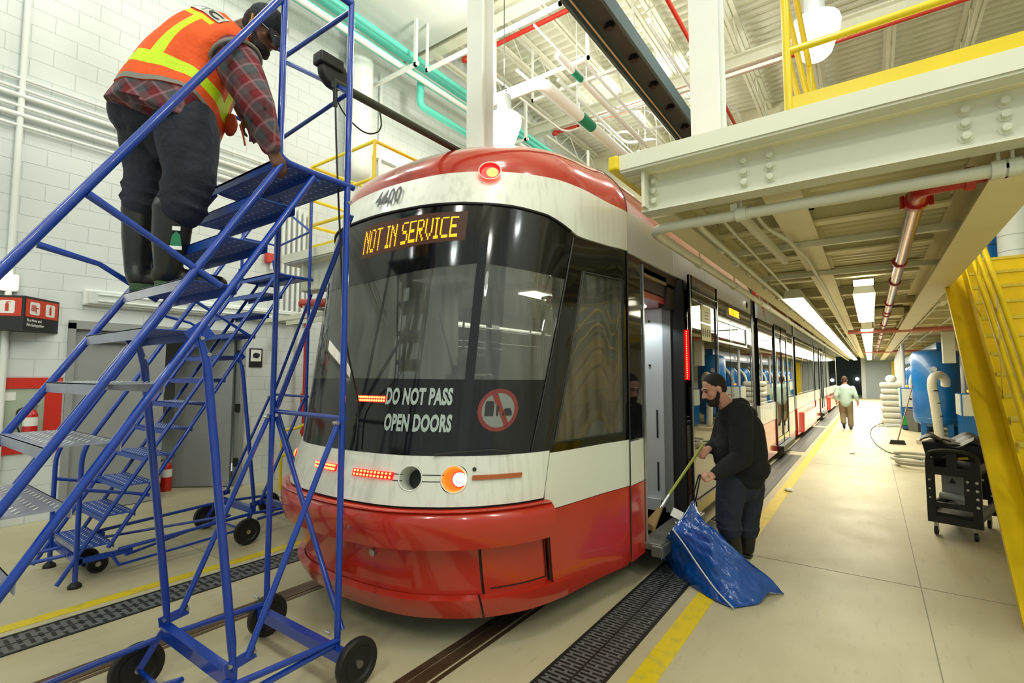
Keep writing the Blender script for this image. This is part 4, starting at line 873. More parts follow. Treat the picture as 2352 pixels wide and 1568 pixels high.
# ================= rolling ladders =================
SLOPE = .616
def line2(z): return 1.31 - (2.71 - z) * SLOPE
def line3(z): return 1.495 - (2.71 - z) * SLOPE
HW = .36
def make_ladder(name, label, cx, dy, low_tread):
    t = thing(name, label, 'rolling ladder', (cx, dy, 0)); B = M['blue']
    def q(x, y, z): return Vector((cx + x, y + dy, z))
    def part(n, fn, mt=B, **k): mb = MB(); fn(mb); return mb.build(n, mt, t, **k)
    r = .0165
    for sd in (-1, 1):
        x = HW * sd; lz = .08 if sd < 0 else 0
        part('stringer', lambda m: m.tube([q(x, line2(.05) + 0, .05), q(x, line2(2.71), 2.71)], r, 12))
        part('stringer', lambda m: m.tube([q(x, line3(.25), .25), q(x, line3(2.70), 2.70)], r, 12))
        # handrail: floor post, slope, guard post top
        part('handrail', lambda m: m.tube([q(x, -.22, .04), q(x, -.22, 1.06 - lz), q(x, 1.29, 3.585 - lz), q(x, 1.42, 3.80), q(x, 1.70, 3.80)], .018, 14, .12))
        part('guard_post', lambda m: m.tube([q(x, 1.30, 2.74), q(x, 1.30, 3.6)], r, 12))
        if sd < 0: part('guard_rail', lambda m: m.tube([q(x, 1.31, 3.22), q(x, 1.69, 3.22)], .012, 8))
        part('rear_post', lambda m: m.tube([q(x, 1.70, .19), q(x, 1.70, 3.82)], r * 1.05, 12))
        part('platform_rail', lambda m: m.tube([q(x, 1.28, 2.86), q(x, 1.30, 2.73), q(x, 1.46, 2.72), q(x, 1.74, 2.72)], .0175, 12, .07))
        part('side_strut', lambda m: m.tube([q(x, .56, 2.33 - lz), q(x, .79, 2.20), q(x, 1.045, 2.05)], [.017, .013, .017], 10))
        part('side_strut', lambda m: m.tube([q(x, -.22, .75), q(x, .12, .66), q(x, .25, .62)], [.016, .012, .016], 10))
        # lower front leg and brace
        part('leg', lambda m: m.tube([q(x, .96, 1.84), q(x, 1.0, 1.70), q(x, 1.15, .45), q(x, 1.16, .33)], [.012, .019, .019, .012], 12))
        part('diagonal_brace', lambda m: m.tube([q(x, 1.22, .36), q(x, 1.68, 1.40)], .0155, 10))
        part('foot_plate', lambda m: m.bar(q(x, 1.12, .35), q(x, 1.26, .37), .008, .05), smooth=False)
        part('base_tube', lambda m: m.tube([q(x * 1.02, .05, .22), q(x * 1.02, 1.15, .27), q(x * 1.02, 1.7, .24)], .0155, 10))
        part('leg_bracket', lambda m: m.bar(q(x, .93, 1.80), q(x, 1.0, 1.86), .010, .08), smooth=False)
        for y, z in ((.97, 1.81), (1.0, 1.74), (1.14, .36), (1.25, .38), (1.66, 1.39), (1.70, 2.62), (1.64, .3)): part('bolt', lambda m: m.cyl(q(x - .02, y, z), q(x + .02, y, z), .009, n=8), M['steel'])
        # treads
    for k in range(0, 12):
        z = 2.73 - .2225 * k; mb = MB()
        if k == 0:
            y0, y1 = 1.28, 1.73; mb.box(cx - HW, cx + HW, y0 + dy, y1 + dy, z - .012, z); mb.box(cx - HW, cx + HW, 1.48 + dy, 1.53 + dy, z - .045, z - .012); tm = M['blue_tread']
        else:
            y0 = line2(z) - .02; y1 = line3(z) + .02; tm = M['grey_tread'] if z < low_tread else M['blue_tread']
            mb.box(cx - HW, cx + HW, y0 + dy, y1 + dy, z - .004, z); mb.box(cx - HW, cx + HW, y1 - .004 + dy, y1 + dy, z - .04, z)
        mb.cur = 1; rows = 4 if k else 8
        for i in range(rows):
            for j in range(13):
                x = cx - HW + .06 + .05 * j + (.02 if i % 2 else 0); y = dy + y0 + (y1 - y0) * (i + .7) / (rows + .4)
                mb.add([(x - .008, y - .007, z + .0005), (x + .008, y - .007, z + .0005), (x + .006, y + .006, z + .007), (x - .006, y + .006, z + .007)], [(0, 1, 2, 3), (3, 2, 1, 0)])
                zb = z - (.0125 if k == 0 else .0045); mb.add([(x - .006, y - .006, zb), (x + .006, y - .006, zb), (x + .006, y + .006, zb), (x - .006, y + .006, zb)], [(3, 2, 1, 0)])
        o = mb.build('platform' if k == 0 else 'tread', [tm, M['lgrey']], t, smooth=False)
        mb = MB(); mb.box(cx - HW, cx + HW, y0 + dy, y0 + .006 + dy, z - .045, z + .001); mb.build('front_lip', M['grey_tread'] if z < low_tread + .4 else M['blue_tread'], o, smooth=False)
    for p0, p1, rr in ((q(-HW, 1.72, 1.42), q(HW, 1.72, 1.41), .014), (q(-HW, 1.73, 1.45), q(HW, 1.73, 2.56), .0165), (q(-HW, 1.73, 1.38), q(HW, 1.73, .28), .0155)): part('rear_cross_brace', lambda m: m.tube([p0, p1], rr, 10))
    for z0, z1, rr in ((3.76, 3.76, .015), (3.73, 3.27, .014), (3.20, 3.27, .013)): part('rear_guard_rail', lambda m: m.tube([q(-HW, 1.70, z0), q(HW, 1.70, z1)], rr, 10))
    part('base_beam', lambda m: m.box(cx - HW, cx + HW, 1.13 + dy, 1.18 + dy, .27, .33), smooth=False)
    part('axle_beam', lambda m: m.box(cx - .42, cx + .42, 1.675 + dy, 1.725 + dy, .14, .2), smooth=False)
    for sd in (-1, 1):
        part('axle_arm', lambda m: m.bar(q(HW * sd, 1.14, .3), q(.40 * sd, 1.06, .14), .03, .03))
        part('base_brace', lambda m: m.tube([q(HW * sd, .1, .16), q(.0, 1.1, .2)], .013, 8))
    part('axle', lambda m: m.tube([q(-.42, 1.06, .125), q(.42, 1.06, .125)], .012, 8))
    part('base_brace', lambda m: m.tube([q(HW, 1.2, .2), q(HW, 1.68, .22)], .0155, 8))
    part('base_brace', lambda m: m.tube([q(HW, 0, .2), q(HW, .06, .09), q(HW, 1.1, .14)], .013, 8))
    part('base_frame', lambda m: m.box(cx - HW, cx + HW, -.21 + dy, -.18 + dy, .16, .22), smooth=False)
    for sd in (-1, 1): part('base_frame', lambda m: m.bar(q(sd * (HW - .015), -.2, .19), q(sd * (HW - .015), .15, .19), .03, .04), smooth=False)
    part('tow_loop', lambda m: m.tube([q(-.2, -.2, .19), q(-.25, -.38, .17), q(-.02, -.45, .16), q(.08, -.22, .19)], .015, 10, .07))
    for sd in (-1, 1): part('foot_pad', lambda m: m.lathe([(0, 0), (.045, 0), (.045, .02), (.02, .045), (0, .045)], q(HW * sd, -.22, 0), 16), M['black'])
    for x, y, rr in ((-.45, 1.76, .125), (.45, 1.76, .125), (-.44, 1.06, .125), (.44, 1.06, .125), (-.12, -.02, .075), (.12, -.02, .075)):
        o = part('wheel', lambda m: m.lathe([(0, -.012), (rr * .62, -.012), (rr * .72, -.022), (rr * .95, -.022), (rr, -.012), (rr, .012), (rr * .95, .022), (rr * .72, .022), (rr * .62, .012), (0, .012)], q(x, y, rr + .001), 28, 'x'), M['black'])
        mb = MB(); sg = 1 if x > 0 else -1; mb.lathe([(0, -.03), (.02, -.03), (.02, .03), (0, .03)], q(x, y, rr), 12, 'x'); mb.build('hub', M['steel'], o)
    return t
make_ladder('rolling_ladder', 'tall blue rolling ladder carrying the person in the orange vest', -2.73, 0.0, 1.75)
make_ladder('rolling_ladder', 'empty blue rolling ladder parked by the grey double door', -5.45, 1.48, 0)
# ================= things on and by the block wall =================
def Fl(px, py, z=0.0):
    v = RM @ Vector(((px - CXP) / FPX, (py - CYP) / FPX, 1.0)); t = (z - CAMZ) / v[2]; return Vector((v[0] * t, v[1] * t, z))
def Wl(px, py, x=XW):
    v = RM @ Vector(((px - CXP) / FPX, (py - CYP) / FPX, 1.0)); t = x / v[0]; return Vector((x, v[1] * t, CAMZ + v[2] * t))
G = 'white conduits along the block wall'
for z, r in ((4.98, .018), (4.86, .018), (4.78, .03), (4.66, .02), (4.56, .03), (4.44, .018)):
    pipe([(XW + .06, -4, z), (XW + .06, 4.3, z)], r, M['white'], 'wall_conduit', 'white horizontal conduit running high along the block wall', 'conduit', group=G)
pipe([(XW + .05, 1.18, 0.0), (XW + .05, 1.18, 9.1)], .03, M['white'], 'wall_conduit', 'white vertical conduit on the block wall by the fire sign', 'conduit')
pipe([(XW + .05, .88, 0), (XW + .05, .88, 5.2)], .022, M['white'], 'wall_conduit', 'shorter white vertical conduit on the block wall beside the taller one', 'conduit')
for k in range(6):
    pipe([(XW + .05, 4.3 + .09 * k, 2.5), (XW + .05, 4.3 + .09 * k, 4.5 - .03 * k)], .025, M['white'], 'wall_conduit', 'white vertical conduit in the bank of six behind the ladders', 'conduit', group='bank of vertical conduits')
t = thing('wall_luminaire', 'long unlit white tube light on the block wall above the grey door', 'light', (XW, 3.2, 2.6))
mb = MB(); mb.box(XW, XW + .07, 1.82, 4.66, 2.49, 2.69); mb.build('housing', M['white'], t, smooth=False, bevel=.02)
mb = MB(); mb.box(XW + .07, XW + .10, 1.86, 4.62, 2.51, 2.67); dfx = mb.build('diffuser', mat('clear_diffuser', (214, 222, 218), .25), t, smooth=False, bevel=.012)
for z in (2.55, 2.63): mb = MB(); mb.cyl((XW + .105, 1.95, z), (XW + .105, 4.5, z), .013, n=8); mb.build('tube', M['white'], dfx)
t = thing('wall_luminaire', 'lit tube light on the block wall above the fire sign', 'light', (XW, .6, 2.75))
mb = MB(); mb.box(XW, XW + .08, -1.0, 1.26, 2.56, 2.76); mb.build('housing', M['white'], t, smooth=False, bevel=.02)
mb = MB(); mb.box(XW + .08, XW + .12, -.98, 1.24, 2.58, 2.74); mb.build('diffuser', M['tube'], t, smooth=False, bevel=.015)
a = Wl(838, 322); t = thing('wall_luminaire', 'brightly lit tube light high on the wall behind the yellow railing', 'light', a)
mb = MB(); mb.box(XW, XW + .1, a.y, a.y + 3.4, a.z - .28, a.z); mb.build('housing', M['white'], t, smooth=False)
mb = MB(); mb.box(XW + .1, XW + .16, a.y + .02, a.y + 3.38, a.z - .27, a.z - .01); mb.build('diffuser', M['tube'], t, smooth=False)
# projecting fire sign
def tri_sign():
    t = thing('fire_sign', 'projecting black and red fire hose and extinguisher sign on the block wall', 'sign', (XW, 1.35, 2.3))
    A = Vector((XW, 1.62, 0)); B_ = Vector((XW + .36, 1.26, 0)); C_ = Vector((XW, .86, 0)); z0, z1 = 2.13, 2.50
    mb = MB(); mb.add([(p.x, p.y, z) for z in (z0, z1) for p in (A, B_, C_)], [(0, 1, 2), (5, 4, 3), (0, 3, 4, 1), (1, 4, 5, 2), (2, 5, 3, 0)]); mb.build('sign_body', M['ink'], t, smooth=False)
    for P0, P1, icons in ((A, B_, 'he'), (B_, C_, 'e')):
        # seen from the hall: text runs from the nearer edge
        d = (P1 - P0); L = d.length; d.normalize(); n = Vector((abs(d.y), d.x if False else 0, 0))
        n = Vector((-d.y, d.x, 0)); n = n if n.x > 0 else -n
        # reading direction: towards +y is to the right for a viewer in the hall
        O = P0 if P0.y < P1.y else P1; e = d if d.y > 0 else -d
        def at(u, v, o, O=O, e=e, n=n): return O + e * u + n * o + Vector((0, 0, z0 + v))
        mb = MB(); mb.add([at(.02, .15, .003), at(L - .02, .15, .003), at(L - .02, .345, .003), at(.02, .345, .003)], [(0, 1, 2, 3)]); rd = mb.build('red_field', M['sign_red'], t, smooth=False)
        cs = [L * .28, L * .72]
        for q, u in enumerate(cs):
            w_ = .07
            mb = MB(); mb.add([at(u + w_ * a_, .247 + w_ * b_, .005) for a_, b_ in ((-.8, -1), (.8, -1), (1, -.8), (1, .8), (.8, 1), (-.8, 1), (-1, .8), (-1, -.8))], [tuple(range(8))]); ic = mb.build('icon_field', M['sign_white'], rd, smooth=False)
            mb = MB()
            if q == 0 and icons == 'he':
                for k in range(5): mb.add([at(u - .05 + .014 * k, .215, .007), at(u - .041 + .014 * k, .215, .007), at(u - .041 + .014 * k, .285, .007), at(u - .05 + .014 * k, .285, .007)], [(0, 1, 2, 3)])
                mb.add([at(u + .02, .245, .007), at(u + .055, .25, .007), at(u + .055, .257, .007), at(u + .02, .262, .007)], [(0, 1, 2, 3)]); mb.add([at(u + .012, .195, .007), at(u + .024, .195, .007), at(u + .024, .26, .007), at(u + .012, .26, .007)], [(0, 1, 2, 3)])
            else:
                mb.add([at(u - .016, .20, .007), at(u + .016, .20, .007), at(u + .016, .275, .007), at(u + .006, .288, .007), at(u - .006, .288, .007), at(u - .016, .275, .007)], [tuple(range(6))]); mb.add([at(u - .012, .29, .007), at(u + .03, .297, .007), at(u + .03, .303, .007), at(u - .012, .30, .007)], [(0, 1, 2, 3)])
            mb.build('icon', M['sign_red'], rd, smooth=False)
        mb = MB()
        for r_, s_ in enumerate(('Fire Hose and', 'Fire Extinguisher') if icons == 'he' else ('', 'Extinguisher')):
            if s_: text_mb(mb, s_, .042, lambda x, y: at(.04 + x, .10 - .05 * r_ + y, .005), .001, .85)
        mb.build('sign_text', M['sign_white'], t, smooth=False)
tri_sign()
# fire hose cabinet recess in red surround
t = thing('fire_hose_cabinet', 'red framed fire hose cabinet set in the block wall', 'cabinet', (XW, 1.0, .7))
mb = MB(); x1 = XW + .02
for y0, y1, z0, z1 in ((.2, 1.69, 1.5, 1.62), (1.54, 1.69, .78, 1.5), (.2, 1.54, .78, .9)): mb.box(XW, x1, y0, y1, z0, z1)
mb.build('red_surround', mat('surround_red', (206, 44, 26), .45), t, smooth=False)
mb = MB(); mb.box(XW, XW + .006, .2, 1.54, .9, 1.5); mb.build('cabinet_back', mat('cabinet_glass', (176, 190, 170), .2, var=.15), t, smooth=False)
mb = MB(); mb.box(XW + .006, XW + .014, .55, 1.30, 1.37, 1.46); lb = mb.build('notice', M['sign_white'], t, smooth=False)
mb = MB(); text_mb(mb, 'FIRE HOSE FOR USE', .032, lambda x, y: Vector((XW + .016, .93 + x, 1.425 + y)), .001, .8); text_mb(mb, 'BY TRAINED PERSONNEL ONLY', .032, lambda x, y: Vector((XW + .016, .75 + x, 1.385 + y)), .001, .8); mb.build('notice_text', M['sign_red'], lb, smooth=False)
def extinguisher(x, y, z, h, label):
    t = thing('fire_extinguisher', label, 'fire extinguisher', (x, y, z), 'red fire extinguishers'); k = h / .5
    mb = MB(); mb.lathe([(0, 0), (.07 * k, 0), (.072 * k, .02 * k), (.072 * k, .33 * k), (.05 * k, .39 * k), (.02 * k, .41 * k), (.02 * k, .43 * k), (0, .43 * k)], (x, y, z), 20); mb.build('cylinder', mat('extinguisher_red', (196, 26, 20), .3, coat=.4), t)
    mb = MB(); mb.lathe([(.0735 * k, .2 * k), (.0735 * k, .31 * k)], (x, y, z), 20); mb.build('label_band', M['sign_white'], t)
    mb = MB(); mb.box(x - .015 * k, x + .015 * k, y - .05 * k, y + .06 * k, z + .43 * k, z + .46 * k); mb.bar((x, y - .02 * k, z + .47 * k), (x, y + .08 * k, z + .50 * k), .02 * k, .012 * k); mb.build('valve', M['steel'], t, smooth=False)
    mb = MB(); mb.tube([(x, y - .05 * k, z + .44 * k), (x, y - .13 * k, z + .40 * k), (x, y - .12 * k, z + .2 * k), (x + .02, y - .08 * k, z + .08 * k)], .01 * k, 8, .05 * k); mb.build('hose', M['black'], t)
extinguisher(XW + .07, 1.42, .91, .44, 'red fire extinguisher with white label inside the fire hose cabinet')
extinguisher(XW - .55, 3.0, 0, .5, 'red fire extinguisher standing on the floor inside the open grey door')
# small sign right of the door
t = thing('wall_sign', 'small black and white pictogram sign right of the grey door', 'sign', (XW, 3.93, 1.9)); 
mb = MB(); mb.box(XW, XW + .012, 3.84, 4.04, 1.77, 2.06); mb.build('sign_plate', M['ink'], t, smooth=False)
mb = MB(); mb.box(XW + .012, XW + .015, 3.86, 4.02, 1.86, 2.04); mb.build('icon_field', M['sign_white'], t, smooth=False)
mb = MB(); mb.prism([(-.05, -.03), (.02, -.045), (.055, -.01), (.055, .03), (-.01, .045), (-.05, .02)], lambda u, v, q: Vector((XW + q, 3.94 + u, 1.95 + v)), .015, .018); mb.build('pictogram', M['ink'], t, smooth=False)
t = thing('alarm_box', 'small red alarm box high on the block wall between the ladders', 'alarm', (XW, 4.1, 3.4))
mb = MB(); mb.box(XW, XW + .09, 4.02, 4.22, 3.42, 3.57); mb.build('box', mat('alarm_red', (206, 60, 50), .4), t, smooth=False, bevel=.01)
mb = MB(); mb.cyl((XW + .05, 4.12, 3.32), (XW + .05, 4.12, 3.42), .03, n=12); mb.build('sounder', M['sign_white'], t)
t = thing('sprinkler_riser', 'red sprinkler riser with valve on the block wall beneath the deck', 'pipe', (-7.5, 4.65, 0))
mb = MB(); mb.tube([(-7.5, 4.65, 0), (-7.5, 4.65, 2.86), (-4.2, 4.3, 2.66)], .03, 12, .15); mb.build('pipe_run', M['pipe_red'], t)
mb = MB(); mb.cyl((-7.5, 4.65, 1.0), (-7.5, 4.65, 1.35), .06, n=14); mb.cyl((-7.5, 4.65, 1.1), (-7.38, 4.65, 1.1), .03, n=10); mb.cyl((-7.5, 4.65, .7), (-7.5, 4.65, .78), .05, n=14); mb.build('valve', M['pipe_red'], t)
t = thing('sprinkler_pipe', 'thick red pipe under the deck beside the streetcar nose', 'pipe', (-6, 3.9, 2.6))
mb = MB(); mb.tube([(-6.3, 3.85, 2.63), (-4.25, 3.85, 2.50)], .06, 14); mb.ell((-6.3, 3.85, 2.63), .065); mb.build('pipe_run', M['pipe_red'], t)
# teal pipes, ducts, services high up
for x, z, r, wd in ((-7.05, 7.75, .06, 'highest'), (-6.95, 7.45, .075, 'second'), (-6.75, 7.28, .05, 'third'), (-6.6, 7.5, .05, 'innermost')):
    pipe([(x, -6, z), (x, 14.8, z)], r, M['teal'] if wd != 'third' else M['white'], 'teal_pipe' if wd != 'third' else 'wall_pipe', wd + (' teal pipe' if wd != 'third' else ' pipe, painted white,') + ' of the bundle high along the block wall', 'pipe')
pipe([(-6.95, 6.6, 7.35), (-6.95, 6.6, 6.9), (-6.95, 7.4, 6.9), (-6.95, 14.8, 6.9)], .07, M['teal'], 'teal_pipe', 'teal pipe dropping below the bundle with an offset bend', 'pipe', bend=.12)
for k, y in enumerate((5.9, 9.4, 12.6)):
    mb = MB(); mb.box(-7.7, -6.3, y, y + .05, 7.14, 7.2); mb.box(-6.4, -6.34, y, y + .05, 7.14, 8.1)
    tag(mb.build('pipe_bracket', M['white'], smooth=False), 'white bracket carrying the teal pipes, %s along the wall' % ('first', 'second', 'third')[k], 'bracket')
mb = MB(); mb.box(-7.6, -5.3, -2, 6.6, 8.0, 8.7); tag(mb.build('air_duct', mat('duct_paint', (216, 220, 214), .45), smooth=False), 'large rectangular cream air duct under the roof by the block wall', 'duct')
t = thing('round_duct', 'white round duct with rounded end hanging on the block wall', 'duct', (XW + .35, 5.6, 5.8)); mb = MB(); mb.tube([(XW + .26, 5.55, 9.1), (XW + .26, 5.55, 5.4)], .24, 20); mb.ell((XW + .26, 5.55, 5.4), .24, n=20); mb.build('duct_body', M['white'], t)
pipe([(XW + .06, 6.2, 7.6), (XW + .06, 6.2, 5.2), (XW + .06, 6.9, 5.05), (XW + .06, 8, 5.05)], .03, M['white'], 'wall_conduit', 'white conduit looping down the wall right of the round duct', 'conduit', bend=.25)
# white pipe with green labels
t = thing('labelled_pipe', 'large white pipe with green labels sloping off toward the end wall under the roof', 'pipe', (-4.3, 8, 6.6))
mb = MB(); mb.tube([(-5.6, 6.6, 6.4), (-4.25, 6.75, 6.5), (-4.25, 14.8, 6.5)], .10, 16, .2); mb.build('pipe_run', M['white'], t)
for yy in (8.0, 11.5, 14): mb = MB(); mb.cyl((-4.25, yy, 6.5), (-4.25, yy, 9.12), .01, n=6); mb.build('hanger_rod', M['white'], t)
for a, b in ((8.1, 8.6), (12.4, 12.8)):
    mb = MB(); mb.cyl((-4.25, a, 6.5), (-4.25, b, 6.5), .103, n=16); mb.build('label', M['green'], t)
t = thing('labelled_pipe', 'smaller white pipe with a green label beside the large labelled pipe', 'pipe', (-3.8, 8, 6.6)); mb = MB(); mb.tube([(-3.8, 6.5, 6.65), (-3.8, 14.8, 6.65)], .05, 12); mb.build('pipe_run', M['white'], t)
for yy in (7.5, 11, 14): mb = MB(); mb.cyl((-3.8, yy, 6.65), (-3.8, yy, 9.12), .01, n=6); mb.build('hanger_rod', M['white'], t)
mb = MB(); mb.cyl((-3.8, 7.0, 6.65), (-3.8, 7.3, 6.65), .052, n=12); mb.build('label', M['green'], t)
for k, (y, z, x0, x1) in enumerate(((7.3, 8.0, -6.4, 2.5), (11.0, 8.0, -6.5, 3.0))):
    t = thing('sprinkler_branch', ('near', 'far')[k] + ' red sprinkler branch crossing under the roof girders', 'pipe', (x0, y, z))
    mb = MB(); mb.tube([(x0, y, z), (x1, y, z)], .045, 10); mb.build('pipe_run', M['pipe_red'], t)
    mb = MB(); mb.ell((x0, y, z), (.09, .07, .07)); mb.build('end_coupling', M['pipe_red'], t)
    for xx in (-2.4, -1.0): mb = MB(); mb.cyl((xx, y, z), (xx, y, z + .35), .025, n=8); mb.build('dropper', M['pipe_red'], t)
pipe([(-1.95, 3.9, 6.5), (-1.95, 14.6, 6.5)], .03, M['pipe_red'], 'sprinkler_line', 'red sprinkler line running along the dark overhead trough', 'pipe')
# overhead dark trough on the track axis
t = thing('overhead_trough', 'dark steel trough with copper bar running overhead above the streetcar', 'trough', (-2.55, 7, 6))
mb = MB(); mb.box(-2.74, -2.36, -3, 12.9, 6.16, 6.19); mb.box(-2.76, -2.72, -3, 12.9, 5.98, 6.2); mb.box(-2.38, -2.34, -3, 12.9, 5.98, 6.2); mb.build('trough_body', M['trough'], t, smooth=False)
mb = MB(); mb.cyl((-2.67, -3, 6.0), (-2.67, 12.9, 6.0), .012, n=8); mb.build('copper_bar', mat('copper', (200, 170, 130), .5, metal=.2), t)
for k in range(12):
    y = 4.1 + k * .8; mb = MB(); mb.cyl((-2.55, y, 6.16), (-2.55, y, 6.08), .05, n=10); mb.box(-2.62, -2.48, y - .02, y + .02, 6.1, 6.13); mb.build('insulator', M['black'], t, smooth=False)
for k, (x0, x1, y, z) in enumerate(((-6.3, -3.5, 6.1, 7.1), (-5.4, -3.2, 8.2, 7.2), (-5.2, -1.0, 9.8, 7.3), (-5.6, -3.6, 7.2, 6.9))):
    mb = MB(); mb.box(x0, x1, y, y + .05, z, z + .06); mb.box(x0, x0 + .04, y, y + .04, z, 8.35); mb.box(x1 - .04, x1, y, y + .04, z, 8.35)
    tag(mb.build('hanging_channel', M['white'], smooth=False), 'white channel hung on rods under the roof, %s from the ladder' % ('nearest', 'second', 'third', 'fourth')[k], 'channel', 'white hung channels')
for k in range(9):
    x = -5.3 + .38 * k; y0 = 6.2 + (k * 37 % 11) * .2
    pipe([(x, y0, 7.0 + .08 * (k % 4)), (x, y0 + 3.2, 7.0 + .08 * (k % 4)), (x + .5, y0 + 3.8, 7.4), (x + .5, 14.5, 7.4)], .02 + .008 * (k % 3), M['white'], 'roof_conduit', 'thin white conduit among the services under the roof', 'conduit', bend=.3, group='thin white conduits under the roof')
for x, y, z, lb in ((1.65, 6.2, 3.1, 'white pipes rising through the upper level behind the deck railing'), ):
    t = thing('pipe_bank', lb, 'pipes', (x, y, z))
    for k in range(5): mb = MB(); mb.cyl((x + .12 * k, y, z), (x + .12 * k, y + .0, 8), .025, n=8); mb.build('pipe', M['white'], t)
for k in range(3):
    x = 2.3 + .3 * k; t = thing('teal_riser', 'teal riser pipe with blue label above the deck railing, %s' % ('leftmost of three', 'middle of three', 'rightmost of three')[k], 'pipe', (x, 6.6, 3.1)); mb = MB(); mb.cyl((x, 6.6, 3.1), (x + .3, 7.4, 8), .05, n=12); mb.build('pipe_run', M['teal'], t)
    mb = MB(); mb.cyl((x + .16, 7.02, 5.7 + .0), (x + .19, 7.1, 6.2), .054, n=12); mb.build('label', mat('label_blue', (30, 80, 200), .5), t)
pipe([(3.0, 7.0, 3.1), (3.0, 7.0, 8.5)], .16, M['white'], 'duct_riser', 'wide white round riser behind the deck railing at the frame edge', 'duct')
# ================= yellow stair =================
def nose(y): return .903 * (y - 4.67) + .27
t = thing('yellow_stair', 'yellow steel stair with closed risers rising to the upper level', 'stair', (1.3, 4.4, 0)); Y = M['stair_yellow']
for x in (.74, 1.84):
    mb = MB(); yb = 4.67; mb.prism([(4.42, 0), (4.67, 0), (7.9, 2.92), (8.1, 2.98), (7.62, 2.98)], lambda u, v, q: (q, u, v), x + .168, x + .18)
    mb.prism([(4.60, 0), (4.67, 0), (7.94, 2.95), (7.87, 2.95)], lambda u, v, q: (q, u, v), x, x + .18)
    mb.build('stringer', Y, t, smooth=False)
NST = 16
for k in range(NST):
    z = 2.98 * (k + 1) / NST; y = 4.42 + (7.7 - 4.42) * k / (NST - 1)
    mb = MB(); mb.box(.92, 1.84, y, y + .25, z - .03, z); mb.build('tread', mat('grit_yellow', (222, 200, 70), .7, bump=.6, bscale=120) if k == 0 else bpy.data.materials['grit_yellow'], t, smooth=False)
    mb = MB(); mb.box(.92, 1.84, y + .012, y + .02, z - 2.98 / NST, z - .03); mb.build('riser', Y, t, smooth=False)
for x in (.93, 1.83):
    for h, r in ((.40, .02), (.68, .02), (.95, .024)):
        mb = MB(); mb.tube([(x, 4.35, nose(4.35) + h), (x, 7.75, nose(7.75) + h)], r, 10); mb.build('stair_rail', Y, t)
    for k in range(5):
        y = 4.4 + .82 * k; mb = MB(); mb.box(x - .004, x + .004, y - .025, y + .025, nose(y) - .12, nose(y) + .95); mb.build('rail_post', Y, t, smooth=False)
mb = MB(); mb.box(.74, 2.4, 7.95, 9.0, 2.93, 2.98); mb.build('landing', Y, t, smooth=False)
# upper level tanks seen over the landing
for px, d, r, mt, lb in ((2262, 10.5, .46, 'tank_blue', 'big blue tank standing on the upper level behind the stair landing'), (2330, 9.5, .24, 'white', 'white vertical pipe on the upper level beside the big blue tank'), (2215, 10.9, .18, 'white', 'slim white pipe on the upper level left of the big blue tank')):
    p = P(px, 560, d); t = thing('upper_tank', lb, 'tank', (p.x, p.y, 3.08)); mb = MB(); mb.lathe([(r, 0), (r, 1.9), (r * .8, 2.15), (.02, 2.25)], (p.x, p.y, 3.08), 24); mb.build('shell', M[mt], t)
    for z in (.3, .6, .9, 1.2): mb = MB(); mb.lathe([(r * 1.004, z), (r * 1.01, z + .01), (r * 1.004, z + .02)], (p.x, p.y, 3.08), 24); mb.build('seam', M['dark'] if mt == 'tank_blue' else M['lgrey'], t)
# ================= equipment along the walkway =================
def tank(x, y, r, h, label, leg=.35):
    t = thing('pressure_tank', label, 'tank', (x, y, 0))
    mb = MB(); mb.lathe([(0, leg - .12), (r * .6, leg - .1), (r * .92, leg), (r, leg + .12), (r, h - .18), (r * .9, h - .07), (r * .5, h - .01), (0, h)], (x, y, 0), 32); mb.build('vessel', M['tank_blue'], t)
    mb = MB(); mb.lathe([(r * 1.003, leg + .13), (r * 1.012, leg + .14), (r * 1.003, leg + .15)], (x, y, 0), 32); mb.build('weld_ring', M['tank_blue'], t)
    for a in (.6, 2.2, 3.8, 5.2):
        mb = MB(); cx_, cy_ = x + r * .8 * math.cos(a), y + r * .8 * math.sin(a); mb.box(cx_ - .06, cx_ + .06, cy_ - .06, cy_ + .06, 0, leg + .1); mb.build('leg', M['tank_blue'], t, smooth=False)
    mb = MB(); n = Vector((-.15, -1, 0)).normalized(); c = Vector((x, y, h - .55)) + n * r; mb.cyl(c - n * .02, c + n * .06, .07, n=14); mb.build('port', M['steel'], t); return t
p = P(2158, 1000, 13.6); p.z = 0
tank(p.x, p.y, .54, 2.36, 'big blue pressure tank standing by the walkway behind the black cart')
t = thing('flexible_hose', 'white corrugated hose arching down the front of the big blue tank', 'hose', P(2160, 1000, 12.9))
mb = MB(); mb.tube([P(2172, 885, 12.95), P(2172, 872, 12.9), P(2160, 858, 12.8), P(2142, 866, 12.7), P(2140, 885, 12.7), P(2148, 930, 12.7), P(2158, 1000, 12.7), P(2160, 1010, 12.7) * 1.0 + Vector((0, 0, .1 - P(2160, 1010, 12.7).z))], .10, 14, .25); mb.build('hose_run', mat('hose_white', (206, 204, 190), .5, bump=.6, bscale=30), t)
for px, py in ((2143, 897), (2149, 925), (2155, 955)): c = P(px, py, 12.7); mb = MB(); mb.cyl(c - Vector((0, 0, .012)), c + Vector((0, 0, .012)), .107, n=14); mb.build('band', M['black'], t)
